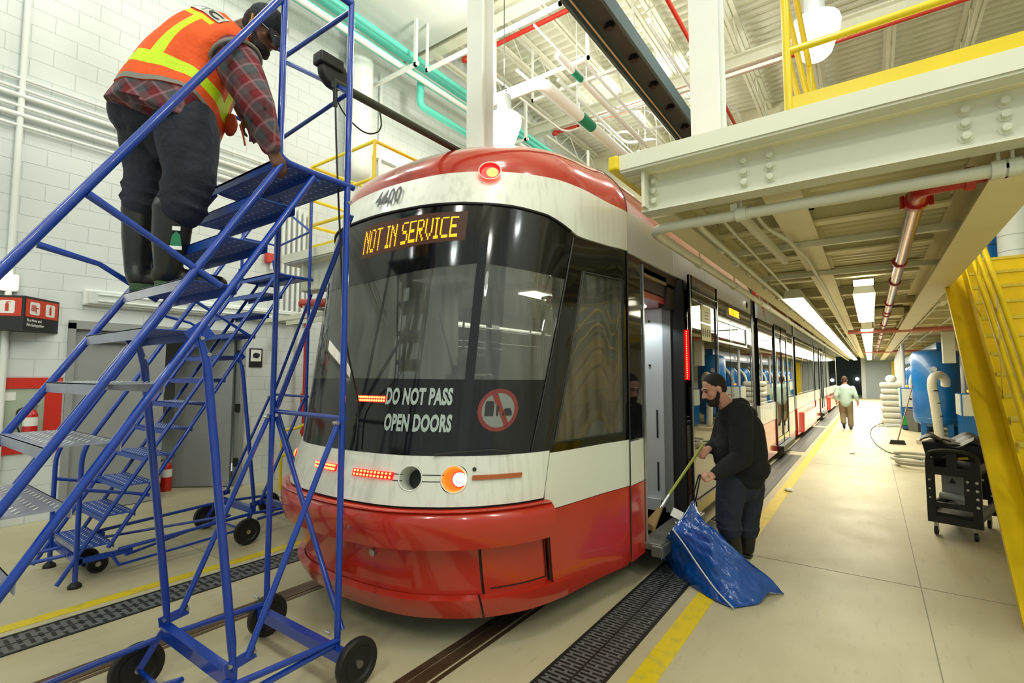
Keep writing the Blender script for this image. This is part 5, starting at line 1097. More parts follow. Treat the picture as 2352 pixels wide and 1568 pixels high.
def machine(x, y, label, s=1.0, green=False):
    t = thing('plant_cabinet', label, 'cabinet', (x, y, 0), 'blue and white plant cabinets along the walkway')
    w_, d_, h = .9 * s, .8 * s, 1.2 * s
    mb = MB(); mb.box(x - w_ / 2, x + w_ / 2, y - d_ / 2, y + d_ / 2, 0.05, h); mb.build('cabinet_body', M['tank_blue'], t, smooth=False)
    mb = MB(); mb.box(x - w_ / 2 + .03, x + w_ / 2, y - d_ / 2 - .02, y - d_ / 2, h * .55, h * .98); f = mb.build('white_panel', M['panel_white'], t, smooth=False)
    mb = MB(); mb.box(x - w_ / 2 - .02, x - w_ / 2, y - d_ / 2 + .02, y + d_ / 2, h * .55, h * .98); mb.build('white_panel', M['panel_white'], t, smooth=False)
    mb = MB(); mb.cyl((x - w_ * .25, y - d_ / 2 - .03, h * .74), (x - w_ * .25, y - d_ / 2 - .02, h * .74), .03 * s, n=12); mb.build('knob', M['black'], f)
    mb = MB(); mb.box(x - w_ * .16, x - w_ * .04, y - d_ / 2 - .024, y - d_ / 2 - .02, h * .745, h * .765); mb.build('mark', M['sign_red'], f, smooth=False)
    mb = MB(); mb.lathe([(.26 * s, h), (.28 * s, h + .05), (.28 * s, h + .5 * s), (.2 * s, h + .62 * s), (0, h + .66 * s)], (x, y, 0), 22); mb.build('filter_vessel', M['tank_blue'], t)
    mb = MB(); mb.tube([(x - .2 * s, y - .3 * s, h), (x - .2 * s, y - .34 * s, h + .3 * s), (x, y - .3 * s, h + .55 * s), (x + .2, y, h + .7 * s)], .05 * s, 10, .15); mb.build('white_hose', M['panel_white'], t)
    mb = MB(); mb.cyl((x - .34 * s, y, h), (x - .34 * s, y, 2.6), .05, n=10); mb.build('vertical_pipe', M['lgrey'], t)
    if green: mb = MB(); mb.box(x - w_ / 2, x + w_ / 2, y - d_ / 2 - .1, y - d_ / 2 - .02, .16, .42); mb.build('green_bin', mat('bin_green', (20, 150, 60), .5), t, smooth=False)
    mb = MB(); mb.ell((x - .3 * s, y - d_ / 2, h + .06), .035); mb.build('warning_lamp', mat('amber_lamp', (255, 150, 0), .4, emit=(255, 140, 0), estr=3), t)
    return t
q = P(2255, 1000, 12.0); machine(q.x + .1, q.y + .3, 'blue and white plant cabinet between the yellow stair and the big blue tank')
ML = ['left of the big blue tank, over a green bin', 'next beyond the green bin', 'third past the big tank', 'fourth past the big tank', 'fifth past the big tank', 'sixth past the big tank', 'seventh past the big tank', 'last before the far wall']
for k in range(8): machine(1.18 + .06 * k, 19.6 + 2.7 * k, 'blue and white plant cabinet, ' + ML[k], 1.05, k == 0)
mb = MB(); mb.box(1.5, 1.75, 18, 42, 2.2, 2.55); tag(mb.build('blue_duct', M['tank_blue'], smooth=False), 'long blue duct running above the row of plant cabinets', 'duct')
mb = MB(); g = P(2180, 800, 12.6); mb.box(g.x - .12, g.x + .12, g.y, g.y + .3, 1.95, 2.75); tag(mb.build('control_box', M['panel_white'], smooth=False), 'grey box with blue label hanging beside the big blue tank', 'box')
# white bag stack with helmet, bin, plinth
t = thing('bag_stack', 'stack of white bulk bags wrapped under a helmet along the far walkway', 'bags', (.75, 21.4, 0))
for k in range(7): mb = MB(); mb.obox((.62 + .03 * (k % 2), 21.4, .11 + .2 * k), .78, .7, .19); mb.build('bag', mat('bag_white', (206, 206, 196), .7) if k == 0 else bpy.data.materials['bag_white'], t, bevel=.07)
mb = MB(); mb.ell((.55, 21.3, 1.52), (.16, .18, .13)); tag(mb.build('helmet', M['sign_white']), 'white hard hat lying on top of the bag stack', 'helmet')
b0 = P(2108, 1000, 14.6); t = thing('waste_bin', 'dark grey bin standing left of the big blue tank', 'bin', (b0.x, b0.y, 0)); mb = MB(); mb.lathe([(.20, 0), (.27, .62), (.29, .62), (.29, .66), (.26, .66), (.2, .05), (0, .05)], (b0.x, b0.y, 0), 4); mb.build('bin_body', mat('bin_grey', (96, 98, 96), .6), t, smooth=False)
b1 = Fl(2112, 1020); mb = MB(); mb.box(b1.x - .05, b1.x + .5, b1.y, b1.y + .25, 0, .10); tag(mb.build('timber_block', mat('pale_timber', (198, 188, 160), .7), smooth=False), 'pale block lying on the floor in front of the big blue tank', 'block')
# broom leaning on the tank
h0 = Fl(2062, 1020); h1 = P(2096, 885, 13.4); t = thing('push_broom', 'broom leaning against the big blue tank with its head on the floor', 'broom', h0)
mb = MB(); mb.cyl(h0 + Vector((0, 0, .08)), h1, .014, n=8); mb.build('handle', mat('broom_handle', (120, 70, 50), .5), t)
mb = MB(); mb.prism([(-.16, 0), (.16, 0), (.13, .1), (-.13, .1)], lambda u, v, w2: h0 + Vector((u, w2, v)), -.05, .05); mb.build('brush_head', M['black'], t, smooth=False)
# hoses on the floor
pts = [Fl(x, y) + Vector((0, 0, .012)) for x, y in ((2120, 1058), (2085, 1050), (2040, 1040), (2012, 1022), (1999, 1000), (2001, 985), (2020, 973), (2052, 968), (2062, 958), (2070, 953))]
mb = MB(); mb.tube(pts, .012, 8, .6); tag(mb.build('floor_hose', mat('hose_green', (46, 84, 66), .5)), 'thin green hose snaking over the walkway floor', 'hose')
c = Fl(2118, 1072); pts = [c + Vector((.33 * math.cos(a) * (1 + .03 * a), .33 * math.sin(a) * (1 + .03 * a), .03 + .01 * a)) for a in [i * .35 for i in range(44)]]
mb = MB(); mb.tube(pts, .028, 8); tag(mb.build('hose_coil', mat('coil_grey', (176, 174, 160), .5)), 'coiled grey hose lying behind the black cart', 'hose')
mb = MB(); pts = [Vector((.3 + .5 * math.sin(a * 2.1) + .1 * a, 20.4 + .5 * math.cos(a * 1.7), .02 + .004 * a)) for a in [i * .3 for i in range(30)]]; mb.tube(pts, .02, 6); tag(mb.build('hose_tangle', M['lgrey']), 'tangled grey hose in front of the bag stack', 'hose')
# litter by the yellow line
for px, py, lb in ((1812, 1128, 'crumpled white tissue lying on the yellow floor line'), (1958, 1042, 'scrap of white paper on the walkway near the walking person')):
    c = Fl(px, py); mb = MB(); random.seed(px); mb.ell(c + Vector((0, 0, .02)), (.06, .05, .02), n=10)
    for v in mb.v: v.z = max(.004, v.z + random.uniform(-.008, .012)); v.x += random.uniform(-.01, .01)
    tag(mb.build('litter', M['sign_white'], smooth=False), lb, 'litter')
# far end doors
mb = MB(); mb.box(-.3, 1.1, 43.4, 43.499, 0, 2.6); tag(mb.build('far_door', mat('far_door_grey', (150, 160, 172), .5), smooth=False), 'grey door in the far end wall', 'door')
mb = MB(); mb.box(1.2, 1.6, 43.0, 43.4, 0, 2.6); tag(mb.build('far_locker', M['yellow'], smooth=False), 'yellow locker beside the far grey door', 'locker')
for k, x in enumerate((1969, 1987)): mb = MB(); q = P(x, 870 + 3 * k, 41.7); mb.ell((q.x, 50.35, q.z), .14); tag(mb.build('far_lamp', M['bay']), ('higher', 'lower')[k] + ' small bright lamp at the far end of the tracks', 'lamp')
mb = MB(); mb.box(-4.3, -3.9, 42.8, 43.4, 0, 3.4); tag(mb.build('far_pillar', mat('far_red', (176, 50, 40), .5), smooth=False), 'red pillar at the far end beyond the streetcar', 'pillar')
# ---------------- black service cart ----------------
c0 = Fl(2150, 1228); c1 = Fl(2243, 1246); e = (c1 - c0).normalized(); c0 = c0 - e * .06; c1 = c1 + e * .06; W_ = (c1 - c0).length; fwd = Vector((-e.y, e.x, 0)); fwd = fwd if fwd.y > 0 else -fwd
t = thing('service_cart', 'black plastic two shelf service cart loaded with an open tool bag', 'cart', c0 + e * W_ / 2)
def ct(u, v, z): return c0 + e * u + fwd * v + Vector((0, 0, z))
def cprism(mb, poly, v0, v1): mb.prism(poly, lambda u, z, q: ct(u, q, z), v0, v1)
PB = M['plastic_black']
for v0, n_ in ((0, 'end_panel'), (.78, 'end_panel')):
    mb = MB()
    for poly in ([(0, .13), (.07, .13), (.07, .78), (0, .76)], [(W_ - .07, .13), (W_, .13), (W_, .76), (W_ - .07, .78)], [(.07, .13), (W_ - .07, .13), (W_ - .07, .2), (.07, .2)], [(.07, .29), (W_ - .07, .29), (W_ - .07, .34), (.07, .34)], [(.07, .62), (W_ - .07, .62), (W_ - .07, .70), (.07, .70)], [(W_ / 2 - .04, .70), (W_ / 2 + .04, .70), (W_ / 2 + .04, .85), (W_ / 2 - .04, .85)], [(W_ - .13, .34), (W_ - .07, .34), (W_ - .07, .62), (W_ - .13, .62)]): cprism(mb, poly, v0, v0 + .04)
    mb.tube([ct(.02, v0 + .02, .76), ct(.03, v0 + .02, .84), ct(W_ * .3, v0 + .02, .87), ct(W_ * .7, v0 + .02, .87), ct(W_ - .03, v0 + .02, .84), ct(W_ - .02, v0 + .02, .76)], .022, 10, .06)
    ep = mb.build(n_, PB, t, smooth=False)
    for u_, zs, r_ in ((W_ - .03, (.58, .5, .42, .34), .014), (.03, (.56, .47, .38), .01), (W_ - .1, (.58, .5), .012)):
        for z in zs: mb = MB(); mb.cyl(ct(u_, v0 - .004, z), ct(u_, v0, z), r_, n=10); mb.build('hole_insert', M['panel_white'], ep)
for z in (.2, .66):
    mb = MB(); 
    for poly in ([(.0, z), (W_, z), (W_, z + .03), (0, z + .03)], [(0, z), (.02, z), (.02, z + .1), (0, z + .1)], [(W_ - .02, z), (W_, z), (W_, z + .1), (W_ - .02, z + .1)]): cprism(mb, poly, .04, .78)
    mb.build('shelf', PB, t, smooth=False)
mb = MB(); cprism(mb, [(.07, .34), (W_ - .13, .34), (W_ - .13, .62), (.07, .62)], .30, .32); bp = mb.build('grey_case', M['grey'], t, smooth=False)
mb = MB(); cprism(mb, [(.13, .50), (.19, .50), (.16, .56)], .295, .299); mb.build('warning_mark', M['ink'], bp, smooth=False)
mb = MB(); mb.cyl(ct(.07, .2, .38), ct(W_ - .13, .2, .37), .035, n=12); mb.build('rolled_item', M['lgrey'], t)
for u, v in ((.06, .04), (W_ - .06, .04), (.06, .74), (W_ - .06, .74)):
    mb = MB(); mb.bar(ct(u, v, .13), ct(u, v, .05), .03, .04); mb.build('caster_fork', M['steel'], t, smooth=False)
    a = ct(u, v, .045); mb = MB(); mb.cyl(a - e * .014, a + e * .014, .044, n=16); mb.build('caster_wheel', M['black'], t)
t = thing('tool_bag', 'open black tool bag lying on top of the service cart', 'bag', ct(W_ / 2, .4, .78))
mb = MB(); n = 16
def bagf(u, v, o): x = -.06 + (W_ + .12) * u; y = .12 + .6 * v; return ct(x, y, .95 + .05 * math.sin(u * 9 + v * 3) + .02 * math.sin(v * 14) - (.05 if u > .85 else 0) + o)
mb.shell(bagf, 14, 8, .015); mb.build('flap', M['black'], t)
mb = MB(); cprism(mb, [(-.02, .78), (W_ + .02, .78), (W_ + .05, .93), (-.05, .93)], .15, .7); mb.build('bag_body', M['black'], t, smooth=False)
mb = MB(); mb.tube([ct(.1, .1, .9), ct(.14, .05, .99), ct(.2, .1, .96)], .008, 6, .03); mb.build('bag_handle', M['dark'], t)
for u, v, du, mt_, nm, lb in ((.25, .10, .07, 'yellow', 'yellow_tool', 'yellow handled tool lying in the top tray of the cart'), (.12, .10, .08, 'steel', 'spanner', 'small steel tool in the top tray of the cart'), (-.02, .2, .1, 'pipe_red', 'copper_rod', 'reddish rod sticking out of the side of the cart')):
    mb = MB(); mb.bar(ct(u, v, .79), ct(u + du, v + .04, .80), .02, .02); tag(mb.build(nm, M[mt_] if nm != 'copper_rod' else mat('rod_copper', (150, 80, 50), .5), smooth=False), lb, 'tool')
# ================= people =================
IR = Vector((.8123, .5832, 0))        # picture right, horizontal
ZZ = Vector((0, 0, 1))
M['skin_dark'] = mat('skin_dark', (104, 68, 52), .5, var=.1, vscale=20); M['skin'] = mat('skin_light', (206, 150, 124), .5, var=.08, vscale=20)
M['hair'] = mat('hair_dark', (36, 28, 24), .8, bump=.6, bscale=160); M['denim'] = mat('denim_dark', (24, 32, 48), .8, var=.35, vscale=18, bump=.5, bscale=22)
M['denim_plain'] = mat('trousers_navy', (38, 46, 60), .85, var=.25, vscale=12, bump=.5, bscale=18)
M['rubber'] = mat('boot_rubber', (34, 34, 30), .35, bump=.3, bscale=9); M['sole_green'] = mat('boot_sole_green', (52, 84, 50), .6)
M['hoodie'] = mat('hoodie_black', (22, 24, 23), .9, var=.3, vscale=9, bump=.6, bscale=14)
def plaid():
    m = mat('plaid_flannel', (60, 60, 62), .9); nt = m.node_tree; b = nt.nodes['Principled BSDF']
    tc = nt.nodes.new('ShaderNodeTexCoord'); mp = nt.nodes.new('ShaderNodeMapping'); mp.inputs['Rotation'].default_value = (.55, -.72, .62)
    nt.links.new(tc.outputs['Object'], mp.inputs[0]); sx = nt.nodes.new('ShaderNodeSeparateXYZ'); nt.links.new(mp.outputs[0], sx.inputs[0])
    def wave(sock, per, ph, th, soft=.0):
        a = nt.nodes.new('ShaderNodeMath'); a.operation = 'MULTIPLY_ADD'; a.inputs[1].default_value = 6.2832 / per; a.inputs[2].default_value = ph; nt.links.new(sock, a.inputs[0])
        s = nt.nodes.new('ShaderNodeMath'); s.operation = 'SINE'; nt.links.new(a.outputs[0], s.inputs[0])
        r = nt.nodes.new('ShaderNodeMapRange'); r.inputs[1].default_value = th - .12; r.inputs[2].default_value = th + .12; nt.links.new(s.outputs[0], r.inputs[0]); return r.outputs[0]
    def mix(fac, a, c, k=1.0, mode='MIX'):
        x = nt.nodes.new('ShaderNodeMix'); x.data_type = 'RGBA'; x.blend_type = mode
        f = nt.nodes.new('ShaderNodeMath'); f.operation = 'MULTIPLY'; f.inputs[1].default_value = k; nt.links.new(fac, f.inputs[0]); nt.links.new(f.outputs[0], x.inputs[0])
        if isinstance(a, tuple): x.inputs[6].default_value = a
        else: nt.links.new(a, x.inputs[6])
        x.inputs[7].default_value = c; return x.outputs[2]
    col = rgb(14, 14, 17)
    for ax in (0, 1, 2):
        s = sx.outputs[ax]
        col = mix(wave(s, .085, 0, .2), col, rgb(84, 92, 96), .34); col = mix(wave(s, .085, 3.1, .5), col, rgb(120, 18, 34), .42)
    for ax in (0, 1, 2): col = mix(wave(sx.outputs[ax], .085, 1.6, .985), col, rgb(200, 140, 150), .45)
    nt.links.new(col, b.inputs['Base Color']); return m
M['plaid'] = plaid()
def frame3(a, b):      # orthonormal frame: z along a, y near b
    z = a.normalized(); y = (b - z * b.dot(z)).normalized(); x = y.cross(z); return Matrix((x, y, z)).transposed()
def head_prims(m, c, crown, face, k=1.0):
    F = frame3(crown, face)
    def q(x, y, z): return c + F @ (Vector((x, y, z)) * k)
    m.ell(q(0, -.012, .03), (.077 * k, .095 * k, .092 * k), F, 20); m.ell(q(0, .018, -.035), (.062 * k, .075 * k, .075 * k), F, 18); m.ell(q(0, .045, -.085), (.042 * k, .038 * k, .03 * k), F, 14)
    m.chain([q(0, .085, .015), q(0, .112, -.028)], [.010 * k, .016 * k], 10); m.ell(q(-.012, .1, -.032), .009 * k, n=8); m.ell(q(.012, .1, -.032), .009 * k, n=8)
    m.ell(q(0, .082, .03), (.055 * k, .018 * k, .010 * k), F, 12); m.ell(q(0, .085, -.062), (.026 * k, .012 * k, .008 * k), F, 10); m.ell(q(0, .083, -.073), (.022 * k, .012 * k, .007 * k), F, 10)
    for s in (-1, 1): m.ell(q(.078 * s, -.01, -.012), (.010 * k, .02 * k, .034 * k), F, 12); m.ell(q(.045 * s, .06, -.02), (.02 * k, .018 * k, .02 * k), F, 10)
    return q, F
def hand_prims(m, w, d, nrm, side, curl=.9, k=1.0, spread=.010):
    """w wrist, d towards the knuckles, nrm out of the palm, side +1: thumb on +x of d x nrm"""
    d = d.normalized(); nrm = (nrm - d * nrm.dot(d)).normalized(); x = d.cross(nrm) * side
    def q(a, b, c): return w + x * a * k + d * b * k + nrm * c * k
    m.chain([q(-.004, -.02, 0), q(0, .02, 0)], [.026 * k, .027 * k], 12)
    for a in (-.027, -.009, .009, .027): m.chain([q(a * .6, .015, 0), q(a, .085 - abs(a) * .25, 0)], [.016 * k, .0135 * k], 10)
    for i, (a, L) in enumerate(((.029, .072), (.010, .082), (-.010, .077), (-.029, .060))):
        p = q(a, .088 - abs(a) * .3, 0); ang = 0; pts = [p]
        for f, c_ in ((.45, .75), (.32, .95), (.23, .6)):
            ang += curl * c_ * (1 + .06 * i); p = p + (d * math.cos(ang) + nrm * math.sin(ang) + x * (a * .6)) * L * f * k; pts.append(p)
        m.chain(pts, [.0098 * k, .0092 * k, .0085 * k, .0072 * k], 9)
    m.chain([q(.024, .018, .008), q(.044, .045, .022), q(.040, .07, .045 if curl > .5 else .03), q(.026, .085, .058 if curl > .5 else .035)], [.015 * k, .0125 * k, .0105 * k, .0085 * k], 10)
def foot_shape(m, heel, d, L=.28, r=.045):
    d = d.normalized(); m.chain([heel + ZZ * r, heel + d * L * .35 + ZZ * r * 1.05, heel + d * (L - r * .9) + ZZ * r * .8], [r * .95, r * 1.05, r * .9], 14)
    x = d.cross(ZZ); 
    for s in (-1, 1): m.ell(heel + d * L * .68 + x * .018 * s + ZZ * r * .8, (r * .9, r * 1.0, r * .75), frame3(ZZ, d), 12)
def sole(m, heel, d, L=.29, w_=.05, th=.028):
    d = d.normalized(); x = d.cross(ZZ); poly = [(-.035, -.03), (-.043, 0), (-.040, .07), (-.036, .12), (-.05, .19), (-.045, .235), (-.02, .262), (.01, .262), (.04, .235), (.047, .19), (.036, .12), (.040, .07), (.043, 0), (.035, -.03)]
    m.prism([(a * w_ / .045, b * L / .29) for a, b in poly], lambda u, v, q: heel + x * u + d * v + ZZ * q, 0, th)
def rings(mb, cs, rf, rl, fs, rs, nu=60, nv=40, t0=0, t1=1, off=0, th=.006, hem=None, matfn=None, flare=0):
    """loft through ring centres; fs front dir, rs right dir"""
    K = len(cs) - 1
    def samp(tab, t):
        t = max(0, min(.9999, t)) * K; i = int(t); f = t - i
        def g(j): return tab[max(0, min(K, j))]
        a, b, c, d = g(i - 1), g(i), g(i + 1), g(i + 2)
        return .5 * (2 * b + (c - a) * f + (2 * a - 5 * b + 4 * c - d) * f * f + (-a + 3 * b - 3 * c + d) * f ** 3)
    def pt(u, v, o):
        th_ = u * 2 * math.pi; t = t0 + (t1 - t0) * v
        if hem: t = t + hem(th_) * (1 - v) ** 2
        c = samp(cs, t) if t >= 0 else cs[0] + (cs[1] - cs[0]) * t * K; a = samp(rf, t) + off + o + flare * max(0, .35 - t) ; b = samp(rl, t) + off + o + flare * max(0, .35 - t)
        ax = (samp(cs, min(1, t + .05)) - samp(cs, max(0, t - .05))).normalized(); r = (rs - ax * rs.dot(ax)).normalized(); f = r.cross(ax); f = f if f.dot(fs) > 0 else -f
        wob = .006 * math.sin(5 * th_ + 9 * t) + .004 * math.sin(11 * th_ - 5 * t)
        return c + f * (a + wob) * math.cos(th_) + r * (b + wob) * math.sin(th_)
    st = len(mb.f); mb.shell(pt, nu, nv, th)
    if matfn:
        k = st
        for j in range(nv):
            for i in range(nu):
                mi = matfn((i + .5) / nu * 360, (j + .5) / nv); mb.m[k] = mi; mb.m[k + 1] = mi; k += 2
    return pt
# ---------- person in the orange vest on the ladder ----------
W1 = thing('person', 'person in an orange and yellow safety vest and plaid shirt bending over the ladder platform', 'person', P(370, 665, 2.47))
F1 = Vector((.25, .97, 0)).normalized(); R1 = Vector((.97, -.25, 0)).normalized()
cs = [P(378, 285, 2.50), P(405, 228, 2.53), P(440, 172, 2.56), P(482, 130, 2.59), P(522, 98, 2.62), P(548, 76, 2.64)]
rf = [.215, .215, .20, .18, .14, .075]; rl = [.255, .255, .25, .245, .20, .08]
hipL, hipR = P(335, 270, 2.58), P(430, 300, 2.44)
kL, kR = P(335, 400, 2.56), P(437, 400, 2.42)
aL, aR = P(316, 615, 2.52), P(385, 620, 2.44)
zT = 2.0635
heelL = Vector((aL.x - .0, aL.y - .02, zT)); heelR = Vector((aR.x - .0, aR.y - .02, zT)); FD = Vector((.35, .94, 0)).normalized()
heelL = P(316, 664, 2.50); heelL.z = zT; heelR = P(372, 668, 2.44); heelR.z = zT
shR, elR, wrR = P(542, 140, 2.47), P(590, 240, 2.42), P(622, 338, 2.47)
shL, elL, wrL = P(490, 110, 2.78), P(540, 190, 2.86), P(568, 268, 2.86)
hc = P(604, 72, 2.64); crown = (IR * .62 + ZZ * .78).normalized(); face = (IR * .75 - ZZ * .66).normalized()
mb = MB(); q1, FH1 = head_prims(mb, hc, crown, face, 1.0); mb.chain([P(540, 88, 2.63), P(572, 70, 2.64), hc], [.07, .062, .06]); mb.chain([cs[0], cs[2], cs[3], P(530, 100, 2.62)], [.14, .15, .14, .09])
for a, b, c, hl in ((hipL, kL, aL, heelL), (hipR, kR, aR, heelR)): mb.chain([cs[0], a, b, c, hl + ZZ * .05, hl + FD * .15 + ZZ * .045], [.1, .09, .065, .045, .04, .035])
mb.chain([cs[3], shR, elR, wrR], [.1, .06, .045, .03]); mb.chain([cs[3], shL, elL, wrL], [.1, .06, .045, .03])
hand_prims(mb, wrR, P(636, 366, 2.49) - wrR, (IR * -.2 - ZZ * .6 + Vector((0, .5, 0))), 1, .5); hand_prims(mb, wrL, P(590, 310, 2.86) - wrL, -ZZ + Vector((0, .4, 0)), -1, .6)
mb.build('body', M['skin_dark'], W1, voxel=.007, sm=3)
mb = MB(); mb.ell(q1(0, -.03, .02), (.083, .088, .085), FH1, 20); mb.ell(q1(0, -.05, -.03), (.07, .055, .06), FH1, 16); mb.build('hair', M['hair'], W1, voxel=.008, sm=2)
mb = MB(); mb.ell(q1(0, .058, -.08), (.052, .045, .035), FH1, 14); mb.chain([q1(.06, .02, -.05), q1(.045, .06, -.09)], [.015, .02]); mb.chain([q1(-.06, .02, -.05), q1(-.045, .06, -.09)], [.015, .02]); mb.build('beard', M['hair'], W1, voxel=.007, sm=2)
# cap: dome and brim
mb = MB(); mb.ell(q1(0, -.008, .055), (.089, .108, .082), FH1, 22); mb.ell(q1(0, -.09, .075), (.02, .02, .015), FH1, 10); cp = mb.build('cap', mat('cap_navy', (38, 42, 52), .8, bump=.4, bscale=80), W1, voxel=.007, sm=2)
mb = MB(); mb.shell(lambda u, v, o: q1((u - .5) * .15 * (1 - .25 * v * v), .075 + .095 * v * (1 - (2 * u - 1) ** 2 * .35), .045 - .05 * v - .10 * (u - .5) ** 2 + o), 14, 8, .005); mb.build('brim', mat('brim_navy', (36, 40, 50), .8), cp)
mb = MB()
for s in (-1, 1): mb.tube([q1(.03 * s, .105, .01), q1(.06 * s, .085, .012), q1(.08 * s, .0, .015)], .003, 6)
for s in (-1, 1): mb.tube([q1((.033 + .022 * math.cos(a)) * s, .108, .0 + .016 * math.sin(a)) for a in [i * .6 for i in range(11)]], .003, 6)
mb.build('glasses', M['chrome'], W1)
mb = MB(); mb.tube([q1(.084, -.03, .02), q1(.088, .0, -.03), q1(.08, .03, -.0), q1(.085, .01, .03)], .006, 6); mb.tube([q1(-.084, -.03, .02), q1(-.088, .0, -.03), q1(-.08, .03, -.0)], .006, 6); mb.build('strap', mat('strap_tan', (180, 130, 50), .6), W1)
# jeans
mb = MB(); mb.chain([P(372, 268, 2.52), P(390, 220, 2.52)], [.19, .20], 18); mb.ell(P(330, 262, 2.5), .15); mb.ell(P(425, 275, 2.44), .14); mb.ell(P(380, 320, 2.5), .10); mb.ell(P(378, 345, 2.5), .07)
for a, b, c, r in ((hipL, kL, P(327, 476, 2.54), (.125, .093, .088)), (hipR, kR, P(418, 480, 2.43), (.142, .112, .10))):
    mb.chain([a, a.lerp(b, .5), b, c], [r[0], r[0] * .92, r[1], r[2]], 18)
    for k in range(5): mb.ell(b.lerp(c, .25 + .18 * k) + IR * (.012 * (-1) ** k), (r[2] * 1.08, r[2] * 1.08, .018), frame3(Vector((.15 * (-1) ** k, .1, 1)), IR), 16)
mb.build('jeans', M['denim'], W1, voxel=.011, sm=3)
for hl, a, top, wd in ((heelL, aL, P(322, 482, 2.54), .078), (heelR, aR, P(400, 478, 2.43), .088)):
    mb = MB(); mb.chain([top, top.lerp(a, .5), a, hl + ZZ * .075], [wd, wd * .93, .058, .052], 18); foot_shape(mb, hl + ZZ * .018, FD, .28, .047); mb.cyl(top, top - ZZ * .02, wd * 1.03, n=18)
    bt = mb.build('rubber_boot', M['rubber'], W1, voxel=.009, sm=3)
    mb = MB(); sole(mb, hl + ZZ * .0, FD, .30, .052, .04); mb.build('boot_sole', M['sole_green'], bt, bevel=.008)
c = P(404, 545, 2.35); u = IR; mb = MB()
def bl(x, y, o=0): return c + u * x + ZZ * y + Vector((.5, -.84, 0)) * 0 - (RM.col[2] * o)
mb.add([bl(-.028, -.04, .0), bl(.028, -.04, .0), bl(.02, .01, .0), bl(.0, .03, .0), bl(-.02, .01, .0)], [(0, 1, 2, 3, 4)]); bd = mb.build('boot_badge', mat('badge_green', (20, 120, 80), .5), W1, smooth=False)
mb = MB(); mb.add([bl(-.03, -.055, .0), bl(.03, -.06, .0), bl(.03, -.042, .0), bl(-.03, -.038, .0)], [(0, 1, 2, 3)]); mb.add([bl(-.02, .035, .0), bl(.02, .032, .0), bl(.02, .052, .0), bl(-.02, .055, .0)], [(0, 1, 2, 3)]); mb.build('badge_text_patch', M['sign_white'], bd, smooth=False)
# shirt: torso loft and sleeves
mb = MB(); rings(mb, cs, rf, rl, F1, R1, 64, 40, -.06, .985, 0, .010, hem=lambda a: -.06 * max(0, math.cos(a)) ** 2 + .02 * math.sin(2 * a), flare=.05)
mb.build('shirt', M['plaid'], W1, angle=80)
mb = MB(); mb.chain([P(520, 120, 2.55), shR, shR.lerp(elR, .5), elR, elR.lerp(wrR, .55), wrR + (elR - wrR) * .04], [.10, .108, .098, .082, .066, .05], 20)
for k in range(6): t_ = k / 6; mb.ell(elR.lerp(wrR, t_) , (.084 - .03 * t_, .084 - .03 * t_, .012), frame3((wrR - elR) + IR * (.06 * (-1) ** k), ZZ), 16)
mb.chain([P(520, 110, 2.68), shL, elL, elL.lerp(wrL, .9)], [.09, .09, .075, .05], 18)
mb.build('sleeves', M['plaid'], W1, voxel=.010, sm=3)
mb = MB(); rings(mb, cs, rf, rl, F1, R1, 60, 1, -.075, -.05, .006, .014, hem=lambda a: -.06 * max(0, math.cos(a)) ** 2 + .02 * math.sin(2 * a), flare=.05); mb.build('shirt_hem', mat('hem_dark', (40, 40, 38), .8), W1)
# vest
vm = [mat('vest_orange', (246, 92, 30), .75, var=.1, vscale=8, bump=.4, bscale=16), mat('vest_lime', (206, 240, 20), .55, bump=.2, bscale=60), mat('vest_trim', (130, 130, 122), .6), mat('shoulder_strip', (226, 226, 150), .5)]
def vmf(a, v):
    a = a % 360
    if v < .03: return 2
    if .12 < v < .215: return 1
    if 118 < a < 132 and .2 < v < .66: return 1
    if 196 < a < 210 and .2 < v < .66: return 1
    if (20 < a < 34 or 326 < a < 340) and v > .2: return 1
    if 100 < a < 232 and .655 < v < .70: return 1
    if 70 < a < 75 and .1 < v < .42: return 2
    if 353 < a or a < 5: return 2
    return 0
mb = MB(); vpt = rings(mb, cs, rf, rl, F1, R1, 96, 60, .16, .955, .018, .008, hem=lambda a: -.13 * max(0, math.cos(a)) ** 1.5 - .05 * max(0, -math.cos(a)) + .03 * math.sin(2 * a), matfn=vmf)
vest = mb.build('safety_vest', vm, W1, angle=80)
PA, PV = 136, .80   # printed patch on the back
mb = MB()
def onv(x, y, o=.006): return vpt((PA - x * 150) / 360, PV + y, o)
mb.grid(lambda u, v: onv(-.26 + .52 * u, -.075 + .16 * v), 18, 6); pt_ = mb.build('back_patch', mat('patch_grey', (188, 188, 180), .5), vest)
mb = MB(); text_mb(mb, 'TTC', .15, lambda x, y: onv(-.2 + x, -.05 + y * .95, .009), .004, fit=.42); mb.build('patch_letters', M['ink'], pt_, smooth=False)
# armhole edging
mb = MB(); ax = (elR - shR).normalized(); x_ = ax.orthogonal().normalized(); y_ = ax.cross(x_); cc = shR + ax * .0
mb.tube([cc + x_ * .116 * math.cos(a) + y_ * .120 * math.sin(a) for a in [i * 6.2832 / 36 for i in range(36)]], .009, 8, closed=True); mb.build('armhole_trim', vm[2], vest)
mb = MB(); c = vpt(15 / 360, .15, .02); mb.ell(c, (.05, .03, .06), n=12); mb.tube([c + IR * .05, c + IR * .07 - ZZ * .06, c + IR * .08 - ZZ * .11], .005, 6); mb.build('pocket', mat('pocket_orange', (190, 70, 20), .7), vest)
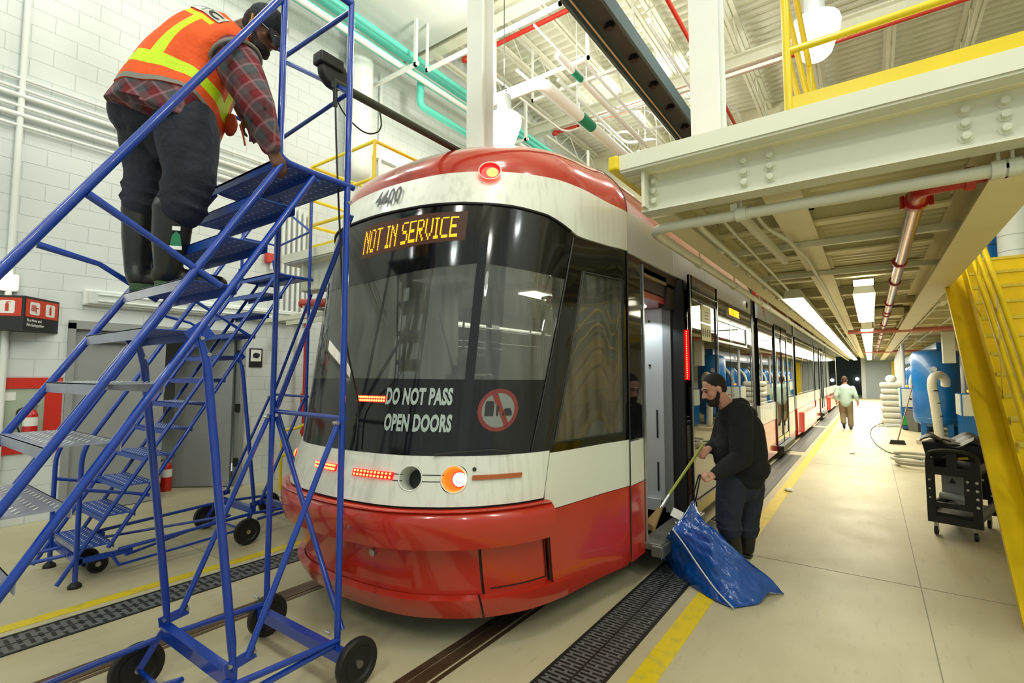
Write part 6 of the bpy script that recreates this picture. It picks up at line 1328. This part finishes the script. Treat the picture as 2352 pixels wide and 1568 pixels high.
# ---------- person in the black hoodie ----------
D2 = 4.45
W2 = thing('person', 'bearded person in a black hoodie sweeping the streetcar doorway and holding a blue bag', 'person', Fl(1695, 1288))
def H(px, py, dd=0): return P(px, py, D2 + dd)
hc = H(1640, 893); face = (-IR * .86 - ZZ * .42).normalized(); crown = (ZZ * .9 - IR * .40).normalized()
mb = MB(); q2, FH2 = head_prims(mb, hc, crown, face, 1.06); mb.chain([H(1690, 960), H(1668, 930), H(1652, 905)], [.08, .068, .06])
mb.chain([H(1700, 1090), H(1700, 1020), H(1690, 965)], [.14, .15, .13])
fA, fB = Fl(1690, 1291), Fl(1718, 1280)
legs2 = ((H(1680, 1110, -.06), H(1672, 1190, -.05), fA), (H(1722, 1115, .08), H(1715, 1195, .1), fB)); FD2 = Vector((-.9, .1, 0)).normalized()
for a, b, f_ in legs2: mb.chain([H(1700, 1090), a, b, f_ + ZZ * .09, f_ + FD2 * .1 + ZZ * .05], [.1, .085, .06, .042, .035])
shN, elN, wrN = H(1700, 950, -.16), H(1703, 1052, -.24), H(1640, 1092, -.32)
shF, elF, wrF = H(1672, 955, .16), H(1650, 1020, .12), H(1628, 1030, -.02)
mb.chain([H(1690, 965), shN, elN, wrN], [.1, .06, .045, .03]); mb.chain([H(1690, 965), shF, elF, wrF], [.1, .06, .045, .03])
hand_prims(mb, wrN, H(1612, 1086, -.34) - wrN, -ZZ + IR * .2, 1, 1.25, 1.05); hand_prims(mb, wrF, H(1608, 1044, -.06) - wrF, -ZZ * .6 - IR * .6, -1, 1.2, 1.05)
mb.build('body', M['skin'], W2, voxel=.008, sm=3)
mb = MB(); mb.ell(q2(0, -.021, .038), (.0845, .102, .098), FH2, 22); mb.ell(q2(0, -.055, -.01), (.074, .052, .06), FH2, 16); mb.build('hair', M['hair'], W2, voxel=.009, sm=2)
mb = MB(); mb.ell(q2(0, .052, -.095), (.058, .058, .045), FH2, 16)
for s in (-1, 1): mb.chain([q2(.072 * s, .0, -.02), q2(.064 * s, .03, -.07), q2(.03 * s, .075, -.10)], [.012, .02, .022])
mb.tube([q2(-.035, .09, -.062), q2(0, .102, -.050), q2(.035, .09, -.062)], .008, 8); mb.build('beard', M['hair'], W2, voxel=.008, sm=1)
mb = MB()
for s in (-1, 1): mb.tube([q2(.014 * s, .092, .032), q2(.034 * s, .09, .038), q2(.052 * s, .075, .03)], .005, 6)
mb.build('eyebrows', M['hair'], W2)
mb = MB()
for s in (-1, 1): mb.ell(q2(.032 * s, .083, .008), (.013, .008, .005), FH2, 10)
mb.build('eyes', M['ink'], W2)
# hoodie body, sleeves, hood
mb = MB(); mb.chain([H(1704, 1085), H(1706, 1040), H(1700, 990), H(1692, 960)], [.195, .205, .20, .165], 20); mb.ell(H(1712, 1070), (.23, .2, .16), frame3(ZZ, IR), 18); mb.ell(H(1672, 1040, -.02), (.13, .13, .2), None, 16)
mb.chain([H(1690, 962, -.05), shN, shN.lerp(elN, .5), elN, elN.lerp(wrN, .5), elN.lerp(wrN, .9)], [.12, .105, .10, .088, .075, .055], 18)
mb.chain([H(1688, 962, .05), shF, elF, elF.lerp(wrF, .8)], [.12, .1, .08, .055], 18)
for k in range(4): mb.ell(elN.lerp(wrN, .1 + .2 * k), (.09 - .006 * k, .09 - .006 * k, .012), frame3(wrN - elN, ZZ), 14)
mb.build('hoodie', M['hoodie'], W2, voxel=.011, sm=3)
mb = MB(); mb.tube([H(1664, 950, -.06), H(1688, 932, -.09), H(1706, 922, 0), H(1698, 932, .1), H(1670, 948, .07)], [.045, .055, .062, .055, .045], 14, .05); mb.ell(H(1698, 930), (.09, .10, .065)); mb.ell(H(1705, 950), (.13, .12, .08)); mb.build('hood', M['hoodie'], W2, voxel=.011, sm=3)
mb = MB()
for a, b in ((elN, wrN), (elF, wrF)): d = (b - a).normalized(); mb.cyl(b - d * .045, b - d * .005, .041, .038, 16)
mb.build('undershirt_cuffs', mat('cuff_blue', (90, 100, 120), .8), W2)
mb = MB(); mb.chain([H(1702, 1095), H(1702, 1110)], [.175, .165], 18)
for a, b, f_ in legs2: mb.chain([a, a.lerp(b, .5), b, b.lerp(f_, .25)], [.128, .12, .105, .10], 18); mb.ell(b.lerp(f_, .2), (.115, .115, .03), None, 16); mb.ell(b.lerp(f_, .05), (.112, .112, .03), None, 16)
mb.build('trousers', M['denim_plain'], W2, voxel=.012, sm=3)
for a, b, f_ in legs2:
    tp = b.lerp(f_, .2); mb = MB(); mb.chain([tp, tp.lerp(f_, .6) + ZZ * .05, f_ + ZZ * .08], [.08, .07, .058], 18); foot_shape(mb, f_ + ZZ * .02, FD2, .29, .048); bt = mb.build('rubber_boot', M['rubber'], W2, voxel=.010, sm=3)
    mb = MB(); sole(mb, f_, FD2, .31, .054, .03); mb.build('boot_sole', M['ink'], bt, bevel=.006)
# broom in the far hand
t = thing('hand_broom', 'green handled straw brush held into the streetcar doorway', 'brush', H(1560, 1110, -.1))
s0, s1 = H(1600, 1030, -.045), P(1537, 1135, 4.30); d = (s1 - s0).normalized(); e_ = s1 + d * .22
mb = MB(); mb.cyl(H(1617, 1018, -.03), s1, .012, n=10); mb.build('handle', mat('handle_green', (150, 160, 56), .5), t)
mb = MB(); mb.cyl(s1, s1 + d * .14, .013, .018, 10); mb.build('ferrule', M['steel'], t)
mb = MB(); x_ = d.cross(ZZ).normalized(); mb.add([s1 + d * .13 + x_ * a * .02 + ZZ * b * .02 for a, b in ((-1, -1), (1, -1), (1, 1), (-1, 1))] + [s1 + d * .33 + x_ * a * .075 + ZZ * b * .03 for a, b in ((-1, -1), (1, -1), (1, 1), (-1, 1))], [(0, 1, 2, 3), (7, 6, 5, 4), (0, 4, 5, 1), (1, 5, 6, 2), (2, 6, 7, 3), (3, 7, 4, 0)]); mb.build('straw_head', mat('straw', (196, 160, 100), .9, bump=1, bscale=90, stretch=(1, 1, 6)), t, bevel=.01)
# blue tarpaulin bag
t = thing('tarp_bag', 'large blue tarpaulin bag dragged on the floor beside the yellow line', 'bag', Fl(1640, 1340))
def interp(pts, t_):
    n = len(pts) - 1; t_ = min(.9999, max(0, t_)) * n; i = int(t_); f = t_ - i
    def g(j): return pts[max(0, min(n, j))]
    a, b, c, d = g(i - 1), g(i), g(i + 1), g(i + 2); return .5 * (2 * b + (c - a) * f + (2 * a - 5 * b + 4 * c - d) * f * f + (-a + 3 * b - 3 * c + d) * f ** 3)
TL = [Fl(1592, 1150, .56), Fl(1572, 1182, .49), Fl(1545, 1216, .40)]
LC = [Fl(1545, 1216, .40), Fl(1572, 1252, .30), Fl(1604, 1300, .18), Fl(1642, 1352, .07), Fl(1683, 1396, .008)]
RC = [Fl(1592, 1150, .56), Fl(1618, 1196, .48), Fl(1655, 1228, .42), Fl(1705, 1280, .28), Fl(1768, 1328, .12), Fl(1800, 1364, .008)]
BC = [Fl(1683, 1396, .008), Fl(1712, 1392, .008), Fl(1745, 1385, .008), Fl(1766, 1362, .03), Fl(1800, 1364, .008)]
def wr(u, v): return .020 * math.sin(9 * u + 4 * v) * math.sin(5 * v + 1) + .012 * abs(math.sin(14 * u - 9 * v)) + .008 * math.sin(23 * v + 7 * u) + .006 * abs(math.sin(31 * u + 11 * v))
def top(u, v, o):
    L, R_ = interp(LC, v), interp(RC, v); T_, B_ = interp(TL[::-1], u), interp(BC, u)
    p = L.lerp(R_, u) + T_.lerp(B_, v) - (LC[0].lerp(RC[0], u)).lerp(LC[-1].lerp(RC[-1], u), v)
    k = math.sin(math.pi * u) * math.sin(math.pi * min(1, v * 1.02)); p = p + Vector((.10, -.22, .55)).normalized() * (.05 * k + wr(u, v) * (.35 + k)); p.z = max(.006, p.z) + o * .3; return p
M['tarp'] = mat('blue_tarp', (2, 72, 152), .2, var=.2, vscale=6, bump=1.0, bscale=14, coat=.5)
mb = MB(); mb.shell(top, 44, 44, .006)
FC = [Fl(1523, 1285, .01), Fl(1533, 1296, .01), Fl(1552, 1318, .01), Fl(1592, 1347, .01), Fl(1640, 1377, .01), Fl(1683, 1396, .006)]
LC2 = [Fl(1545, 1216, .40)] + LC[1:]
mb.shell(lambda u, v, o: (lambda p: Vector((p.x + o, p.y, max(.005, p.z))))(interp(LC2, u).lerp(interp(FC, u), v) + Vector((-.3, -.3, 0)) * (.10 * math.sin(math.pi * v) * (1 - u)) + Vector((.02, 0, 0)) * math.sin(20 * u) * math.sin(math.pi * v)), 30, 10, .006)
BK = [Fl(1592, 1150, .56) + Vector((.05, .25, -.54)), Fl(1705, 1280, .28) + Vector((.05, .2, -.27)), Fl(1800, 1364, .008) + Vector((0, .03, 0))]
mb.shell(lambda u, v, o: (lambda p: Vector((p.x, p.y + o, max(.005, p.z))))(interp(RC, u).lerp(interp(BK, u), v)), 24, 8, .006)
bag = mb.build('bag_sheet', M['tarp'], t, angle=50)
mb = MB(); mb.tube([interp(LC, k / 20) + Vector((.012, -.03, .012)) for k in range(21)], .006, 6); mb.tube([interp(TL, k / 8) + Vector((0, -.01, .0)) for k in range(9)], .005, 6); mb.build('rope_edge', M['lgrey'], t)
mb = MB()
for k in range(6): a = interp([TL[1], TL[2], Fl(1530, 1260, .16), FC[0]], k / 5); mb.ell(a + Vector((-.012, -.01, .0)), .011, n=8)
mb.build('grommet', M['steel'], t)
mb = MB(); a = Fl(1575, 1180, .50); mb.obox(a + Vector((-.06, -.04, .0)), .09, .01, .07, frame3(ZZ + IR * .5, Vector((.5, -.8, 0)))); mb.build('white_tag', M['sign_white'], t, smooth=False)
mb = MB(); hh = H(1606, 1098, -.34)
mb.tube([hh + Vector((0, 0, .03)), TL[0] + Vector((-.015, 0, 0))], .006, 6); mb.tube([hh + Vector((.012, 0, .03)), TL[0] + Vector((.02, 0, 0))], .006, 6); mb.build('strap', M['black'], t)
# ---------- person walking away ----------
W3 = thing('person', 'person in a pale green long sleeved shirt and khaki trousers walking away', 'person', Vector((-.66, 18.5, 0)))
gx = Vector((1, 0, 0)); gy = Vector((0, 1, 0)); o3 = Vector((-.66, 18.5, 0))
def G3(x, y, z): return o3 + Vector((x, y, z))
mb = MB(); head_prims(mb, G3(-.01, .02, 1.50), ZZ, gy, .95); mb.chain([G3(0, 0, 1.30), G3(0, 0, 1.42)], [.06, .055]); mb.chain([G3(0, 0, .85), G3(0, 0, 1.2)], [.12, .13])
lg = ((G3(.09, 0, .82), G3(.10, .06, .45), G3(.11, -.02, .08)), (G3(-.09, 0, .82), G3(-.09, .10, .46), G3(-.06, -.18, .17)))
for a, b, c in lg: mb.chain([a, b, c], [.08, .06, .04]); 
ar = ((G3(.19, 0, 1.25), G3(.27, -.02, 1.02), G3(.31, .06, .80)), (G3(-.19, 0, 1.25), G3(-.25, -.05, 1.02), G3(-.24, .05, .82)))
for (a, b, c), s in zip(ar, (1, -1)): mb.chain([a, b, c], [.055, .042, .03]); hand_prims(mb, c, Vector((.02 * s, .05, -.3)), Vector((-s, 0, 0)), s, .4)
mb.build('body', M['skin'], W3, voxel=.009, sm=2)
mb = MB(); mb.ell(G3(-.01, -.01, 1.535), (.08, .09, .09)); mb.ell(G3(-.01, -.04, 1.49), (.07, .06, .07)); mb.build('hair', mat('hair_brown', (70, 48, 36), .8), W3, voxel=.012, sm=1)
mb = MB(); mb.chain([G3(0, 0, .82), G3(0, 0, 1.0), G3(0, 0, 1.22)], [.16, .165, .16], 18); mb.ell(G3(0, 0, 1.24), (.22, .11, .08)); mb.ell(G3(0, -.01, 1.1), (.21, .14, .18)); mb.ell(G3(0, 0, .86), (.19, .14, .14))
for a, b, c in ar: mb.chain([a, b, b.lerp(c, .55)], [.075, .062, .055], 14)
mb.build('shirt', mat('shirt_pale_green', (178, 206, 196), .85, bump=.3, bscale=14), W3, voxel=.013, sm=3)
mb = MB(); mb.ell(G3(0, 0, .80), (.17, .13, .12))
for a, b, c in lg: mb.chain([a, b, c.lerp(b, .12)], [.105, .085, .075], 14)
mb.build('trousers', mat('khaki', (128, 116, 88), .85, bump=.4, bscale=14), W3, voxel=.013, sm=3)
for a, b, c in lg: 
    mb = MB(); up = c.z > .12; mb.chain([c, c + Vector((0, -.03, -.05)), c + (Vector((0, .12, -.13)) if up else Vector((0, .16, -.045)))], [.045, .04, .033], 12); mb.build('shoe', M['black'], W3, voxel=.011, sm=2)
